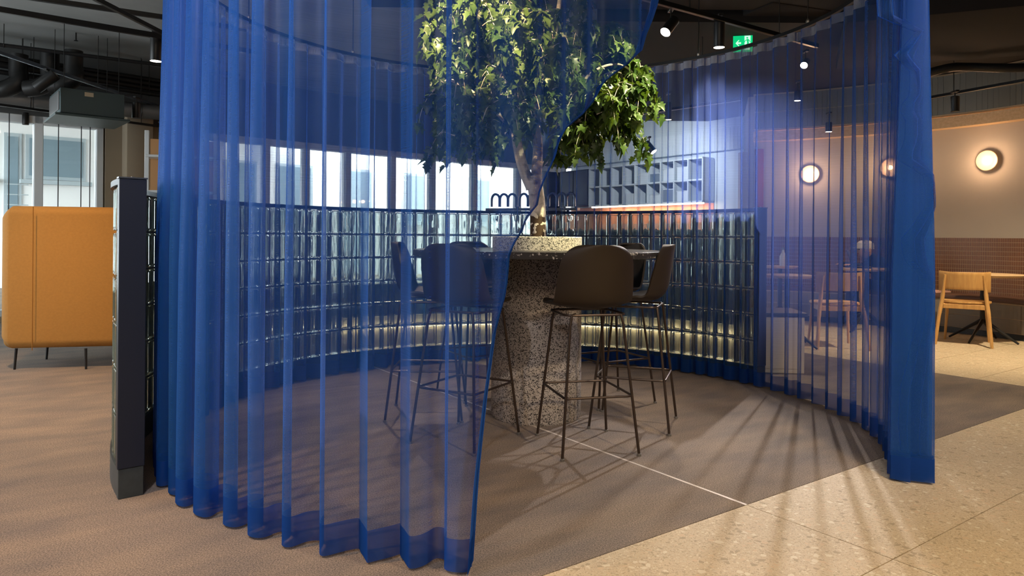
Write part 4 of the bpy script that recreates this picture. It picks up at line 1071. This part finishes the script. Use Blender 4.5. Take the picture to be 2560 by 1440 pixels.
q = MB(); wbox(q, P2, D2, N2, .03, tb2, -.02, -.001, 1.26, 1.722); q.build('splashback', M['copper'], nc)
q = MB(); wbox(q, P2, D2, N2, tk2(1505), tb2, -.30, -.28, 1.70, 1.722); q.build('light_strip', M['led'], nc)
l_ = area_lamp('niche_light', P2+D2*((tk2(1505)+tb2)/2)+N2*(-.2)+Vector((0, 0, 1.69)), P2+D2*((tk2(1505)+tb2)/2)+N2*(-.1)+Vector((0, 0, 1)), 26, 2.4, .05, (1, .55, .35)); 
l_.rotation_euler = (0, 0, A2)
for k in range(14):
    t = tk2(1560)+(tb2-.1-tk2(1560))*k/13; c = P2+D2*t+N2*(-.5)
    t_ = thing('tumbler', '%s tumbler from the corner end of the row standing on the kitchen counter' % ['first','second','third','fourth','fifth','sixth','seventh','eighth','ninth','tenth','eleventh','twelfth','thirteenth','fourteenth'][k], 'glass', (c.x, c.y, 1.262), 0, 'tumblers on the kitchen counter')
    MB().lathe([(.026, 0), (.034, .10), (.031, .10), (.024, .006)], n=14, cap=False).build('glass_wall', M['white'], t_, smooth=True)
# posts at the end of the kitchen
for px, Z, w, mt, lab in ((1857, 10.6, .12, 'cream', 'slim cream post standing behind the right end of the kitchen'), (1895, 10.2, .11, 'red_paint', 'slim dark red post behind the right curtain')):
    p = at_depth(px, 590, Z); t_ = thing('post', lab, 'post', (p.x, p.y, 0)); MB().box((0, 0, 1.2), (w, w, 2.4)).build('shaft', M[mt], t_, bevel=.004, seg=1); MB().box((0, 0, .01), (w+.06, w+.06, .02)).build('foot_plate', M['black'], t_)
# letter sign: a row of tube arches in the far window
lc = at_depth(1330, 470, 11.2); ls = thing('letter_sign', 'sculptural sign of rounded m letters in bent tube standing at the far window', 'sign', (lc.x, lc.y, 0), math.radians(-22))
xs = -.70; zb = EYE+(590-505)/FOC*11.2
for L_, n in ((0, 3), (1, 3), (2, 3)):
    x0 = xs+L_*.49; pts = [(x0-.02, 0, zb-.07), (x0, 0, zb-.03)]
    mb = MB()
    for k in range(n):
        cx = x0+.072+k*.145; arch = [(cx-.068, 0, zb-.07)]+[(cx-.068*math.cos(t), 0, zb+.05+.085*math.sin(t)) for t in [PI*i/10 for i in range(11)]]+[(cx+.068, 0, zb-.07)]
        if k == n-1: arch += [(cx+.085, 0, zb-.09), (cx+.11, 0, zb-.085)]
        mb.tube(arch, .020, 10)
    mb.build('letter_m', M['tube_blue'], ls, smooth=True)
MB().box((0, 0, zb-.115), (1.55, .14, .04)).build('ledge', M['dark_frame'], ls)
for x in (-.6, .6): MB().box((x, 0, (zb-.13)/2), (.04, .04, zb-.13)).build('stand_leg', M['dark_frame'], ls)

# ------------------------------------------------------------------ curved wall: sconces, bench
def sconce(px, py, lab, Z):
    p = at_depth(px, py, Z)
    s_ = min(range(len(RP)), key=lambda i: abs(RP[i].x/RP[i].y-ray(px, py)[0])); q, d, n = rw(RS[s_])
    zc = EYE-ray(px, py)[1]*q.y
    t = thing('wall_lamp', lab, 'wall lamp', (q.x+n.x*.012, q.y+n.y*.012, zc), math.atan2(d.y, d.x))
    R = Matrix.Rotation(PI/2, 3, 'X')
    MB().lathe([(.040, 0), (.040, .03), (.03, .034)], n=24, R=R).build('backplate', M['steel_grey'], t, smooth=True)
    MB().lathe([(.030, .034), (.118, .046), (.122, .052), (.116, .056), (.035, .042)], n=36, R=R, cap=False).build('glass_disc', M['opal'], t, smooth=True)
    MB().lathe([(.006, .042), (.022, .050), (.032, .062), (.028, .076), (.014, .084), (.002, .086)], n=24, R=R, cap=False).build('bulb', M['bulb'], t, smooth=True)
    l = bpy.data.lights.new('sconce_light', 'POINT'); l.energy = 6; l.color = (1, .62, .36); l.shadow_soft_size = .05
    lo = bpy.data.objects.new('sconce_light', l); C.objects.link(lo); lo.parent = t; lo.location = (0, -.22, 0)
sconce(2473, 402, 'glowing disc wall lamp on the bare plaster right of the curtain', 8.3)
sconce(2030, 436, 'glowing disc wall lamp seen through the middle of the right curtain', 9)
sconce(2228, 420, 'glowing disc wall lamp seen through the curtain beside the thick bundle', 9)
rb = thing('wall_bench', 'long tiled bench with brown leather cushion along the curved wall', 'bench', (0, 0, 0))
q = MB(); wstrip(q, .1, RL, .02, .46, .07, .40); q.build('body', M['grout_tan'], rb, smooth=True)
q = MB(); wstrip(q, .1, RL, .03, .48, .401, .455); q.build('cushion', M['leather'], rb, bevel=.015)
tb_m = tile_shared(.047, .15, .008, 'tile', M['tile_taupe']); s = .14; cnt = 0
while s < 5.4 and cnt < 298:
    p, d, n = rw(s)
    for z in (.150, .308):
        q = p+n*.463; o = link('tile', tb_m, rb, (q.x, q.y, z)); o.rotation_euler = (0, 0, math.atan2(d.y, d.x)); cnt += 1
    s += .0525
q = MB(); wstrip(q, .1, RL, .04, .44, .0, .07); q.build('toe_kick', M['dark_frame'], rb)
p, d, n = rw(RS[min(range(len(RP)), key=lambda i: abs(RP[i].x/RP[i].y-ray(2358, 738)[0]))])
q = p+n*.28; o = MB().box((0, 0, .012), (.26, .20, .024)).build('folded_napkin', M['pink_paper'], None, bevel=.004, seg=1, loc=(q.x, q.y, .456)); tag(o, 'folded pink cloth lying on the bench cushion beside the curtain', 'cloth'); o.rotation_euler = (0, 0, .4)

# ------------------------------------------------------------------ wooden chairs and small tables
def chair():
    t = thing('dining_chair', 'x', 'chair', (0, 0, 0), 0, 'oak dining chairs by the curved wall')
    # local +Y is forward (towards the table)
    seat = [(.235*math.copysign(abs(math.cos(a))**.75, math.cos(a)), .01+.215*math.copysign(abs(math.sin(a))**.75, math.sin(a))) for a in [2*PI*k/40 for k in range(40)]]
    MB().prism(seat, .437, .460).build('seat', M['wood'], t, bevel=.007)
    mb = MB(); nu, nv = 16, 6; vs = []
    for side in (0, 1):
        for j in range(nv+1):
            v_ = j/nv; z = .585+.195*v_
            for i in range(nu+1):
                u = -1+2*i/nu; y = -.235+.075*u*u-.02*v_+(.014 if side else 0); zz_ = z-(.022*(1-v_))*(1 if abs(u) > .8 else 0)-.012*(1-abs(u)**2)*v_*1
                vs.append((u*.232, y, zz_))
    m_ = (nu+1)*(nv+1); fs = []
    for j in range(nv):
        for i in range(nu):
            a = j*(nu+1)+i; fs.append((a, a+1, a+nu+2, a+nu+1)); fs.append((m_+a, m_+a+nu+1, m_+a+nu+2, m_+a+1))
    rim = [i for i in range(nu+1)]+[(j*(nu+1)+nu) for j in range(1, nv+1)]+[nv*(nu+1)+i for i in range(nu-1, -1, -1)]+[j*(nu+1) for j in range(nv-1, 0, -1)]
    for a, b in zip(rim, rim[1:]+rim[:1]): fs.append((a, m_+a, m_+b, b))
    mb.add(vs, fs); mb.build('backrest', M['wood'], t, bevel=.004)
    for sx in (-1, 1):
        MB().tube(catmull([(sx*.250, -.30, 0), (sx*.222, -.235, .30), (sx*.198, -.195, .48), (sx*.172, -.21, .74)], 4), [.014]+[.017]*4+[.020]*5+[.013]*3, 10).build('leg', M['wood'], t, smooth=True)
        MB().tube([(sx*.205, .215, 0), (sx*.175, .16, .44)], [.012, .018], 10).build('leg', M['wood'], t, smooth=True)
        MB().bar((sx*.19, -.19, .405), (sx*.175, .16, .405), .02, .055).build('side_rail', M['wood'], t, bevel=.004, seg=1)
    MB().bar((-.18, .155, .405), (.18, .155, .405), .02, .05).build('apron', M['wood'], t, bevel=.004, seg=1)
    MB().bar((-.19, -.19, .405), (.19, -.19, .405), .02, .05).build('apron', M['wood'], t, bevel=.004, seg=1)
    return t
ch = chair()
cf = at_floor(2490, 872); cb = at_floor(2370, 862); cp = (cf+cb)/2
ch.location = (cp.x+.10, cp.y+.26, 0); ch.rotation_euler = (0, 0, math.atan2(cf.y-cb.y, cf.x-cb.x)); ch['label'] = 'oak chair with curved backrest at the round table right of the curtain'
def cafe_table(px, py, Z, r, lab, h=.74):
    p = at_depth(px, py, Z); t = thing('cafe_table', lab, 'table', (p.x, p.y, 0), 0)
    MB().lathe([(r-.03, h-.028), (r-.004, h-.008), (r, h-.003), (r-.004, h)], n=48).build('tabletop', M['wood_top'], t, smooth=True)
    MB().lathe([(.028, .22), (.028, h-.028)], n=16).build('column', M['black'], t)
    for k in range(4):
        a = math.radians(35+90*k); MB().tube([(0, 0, .24), (.06*math.cos(a), .06*math.sin(a), .20), (.34*math.cos(a), .34*math.sin(a), .012)], [.024, .020, .011], 8).build('leg', M['black'], t, smooth=True)
    return t
cafe_table(2458, 685, 7.72, .40, 'small round oak table on a black splayed foot behind the single oak chair')
c2_ = copy_tree(ch); p = at_floor(2103, 870); c2_.location = (p.x, p.y+.15, 0); c2_.rotation_euler = (0, 0, math.radians(-8)); c2_['label'] = 'oak chair seen through the middle of the right curtain'
p = at_floor(1925, 880); c3 = copy_tree(ch); c3.location = (p.x-.28, p.y+.5, 0); c3.rotation_euler = (0, 0, math.radians(75)); c3['label'] = 'oak chair facing right, half hidden behind the right end post of the glass block wall'
ta_ = cafe_table(1968, 690, 7.3, .26, 'round oak table beside the right end of the glass block wall', .735)
tb_ = cafe_table(1950, 660, 9.0, .22, 'farther small oak table carrying the pale bottle', .76)
tc_ = cafe_table(2165, 668, 8.5, .30, 'oak table with the laptop where the seated person leans', .76)
pb = Vector(tb_.location); bt = thing('bottle', 'pale narrow-necked bottle on the small table behind the curtain', 'bottle', (pb.x+.03, pb.y-.02, .7605))
MB().lathe([(.038, 0), (.042, .02), (.042, .12), (.016, .175), (.014, .205)], n=20).build('body', M['white'], bt, smooth=True); MB().lathe([(.017, .205), (.017, .235)], n=16).build('cap', M['steel_grey'], bt)
pc = at_floor(1965, 938); cbx = thing('low_cabinet', 'low pinkish cream cabinet standing just behind the end post of the glass block wall', 'cabinet', (pc.x-.04, pc.y+.28, 0), math.radians(-5))
MB().box((0, 0, .235), (.46, .42, .47)).build('body', M['cream'], cbx, bevel=.006, seg=1); MB().box((0, 0, .485), (.50, .46, .03)).build('top', M['dark_frame'], cbx, bevel=.004, seg=1)
MB().box((0, -.213, .24), (.42, .006, .40)).build('door', M['cream'], cbx, bevel=.002, seg=1)
# laptop on the person's table
pt = Vector(tc_.location); lp = thing('laptop', 'black open laptop on the table in front of the person in the cap', 'laptop', (pt.x-.05, pt.y, .7605), math.radians(60))
MB().box((0, 0, .009), (.30, .21, .016)).build('base', M['rubber'], lp, bevel=.003, seg=1)
MB().box((0, .125, .115), (.30, .010, .21), Matrix.Rotation(math.radians(-18), 3, 'X')).build('screen', M['rubber'], lp, bevel=.003, seg=1)

# ------------------------------------------------------------------ person in a cap, hunched on the bench
pp0 = at_depth(2222, 700, 8.95)
per = thing('person', 'person in dark blue jacket and pale cap sitting hunched over a laptop', 'person', (pp0.x, pp0.y, 0), math.radians(90))
def skin(name, verts, edges, radii, m, parent, lv=2):
    me = bpy.data.meshes.new(name); me.from_pydata(verts, edges, []); o = link(name, me, parent); me.materials.append(m)
    sm = o.modifiers.new('skin', 'SKIN'); sl = me.skin_vertices[0].data
    for i, r in enumerate(radii): sl[i].radius = r if isinstance(r, tuple) else (r, r)
    sl[0].use_root = True; sm.use_smooth_shade = True
    o.modifiers.new('sub', 'SUBSURF').levels = lv; o.modifiers['sub'].render_levels = lv; return o
# local +Y forward
V = [(0, 0, .55), (0, .06, .68), (0, .14, .80), (0, .20, .86), (0, .25, .90), (0, .29, .955),
     (-.17, .15, .82), (-.22, .28, .70), (-.15, .46, .78), (-.12, .54, .785),
     (.17, .15, .82), (.22, .28, .70), (.15, .46, .78), (.12, .54, .785),
     (-.10, .05, .52), (-.13, .42, .54), (-.13, .44, .12), (-.13, .54, .05),
     (.10, .05, .52), (.13, .42, .54), (.13, .44, .12), (.13, .54, .05)]
Ed = [(0, 1), (1, 2), (2, 3), (3, 4), (4, 5), (2, 6), (6, 7), (7, 8), (8, 9), (2, 10), (10, 11), (11, 12), (12, 13), (0, 14), (14, 15), (15, 16), (16, 17), (0, 18), (18, 19), (19, 20), (20, 21)]
Ra = [(.15, .12), (.15, .12), (.155, .11), (.09, .07), .05, .075, .06, .05, .038, .03, .06, .05, .038, .03, .085, .062, .045, .04, .085, .062, .045, .04]
skin('body', V, Ed, Ra, M['jacket'], per)
hb = bmesh.new(); bmesh.ops.create_uvsphere(hb, u_segments=24, v_segments=16, radius=.095)
for v in hb.verts:
    v.co.z *= 1.18
    if v.co.y > .05: v.co.y += .018*max(0, 1-abs(v.co.z+.01)/.03)*max(0, 1-abs(v.co.x)/.025)
bm_obj(hb, 'head', M['skin'], per, (0, .31, .975))
for sx in (-1, 1):
    eb = bmesh.new(); bmesh.ops.create_uvsphere(eb, u_segments=10, v_segments=8, radius=.011); bm_obj(eb, 'eye', M['rubber'], per, (sx*.034, .395, .98))
for sx in (-1, 1): bm_obj(rbox(.018, .035, -.03, .03, .008, n=2), 'ear', M['skin'], per, (sx*.095, .30, .975))
cpb = MB(); cpb.lathe([(.104, 0), (.106, .03), (.095, .075), (.06, .105), (.002, .115)], n=28, cap=False); cpo = cpb.build('cap', M['cap'], per, smooth=True); cpo.location = (0, .305, .985)
MB().box((0, .398, .925), (.045, .012, .010)).build('mouth', M['red_paint'], per, bevel=.003, seg=1)
bm_ = MB(); arc = [(.085*math.cos(a), .085*math.sin(a)+.075*math.sin(a)) for a in [PI*k/14 for k in range(15)]]; bm_.prism(arc, 0, .006); bo = bm_.build('cap_brim', M['cap'], per); bo.location = (0, .335, .995)
for sx in (-1, 1):
    for f_ in range(5):
        y0 = .555; x0 = sx*.12+(f_-2)*.015; mbf = MB(); ln = (.035, .06, .066, .062, .05)[f_]
        dx = (-sx*.03 if f_ == (4 if sx < 0 else 0) else 0)
        mbf.tube([(x0, y0, .79), (x0+dx*.6, y0+ln*.6, .790), (x0+dx, y0+ln, .778)], [.008, .0075, .006], 7); mbf.build('finger', M['skin'], per, smooth=True)
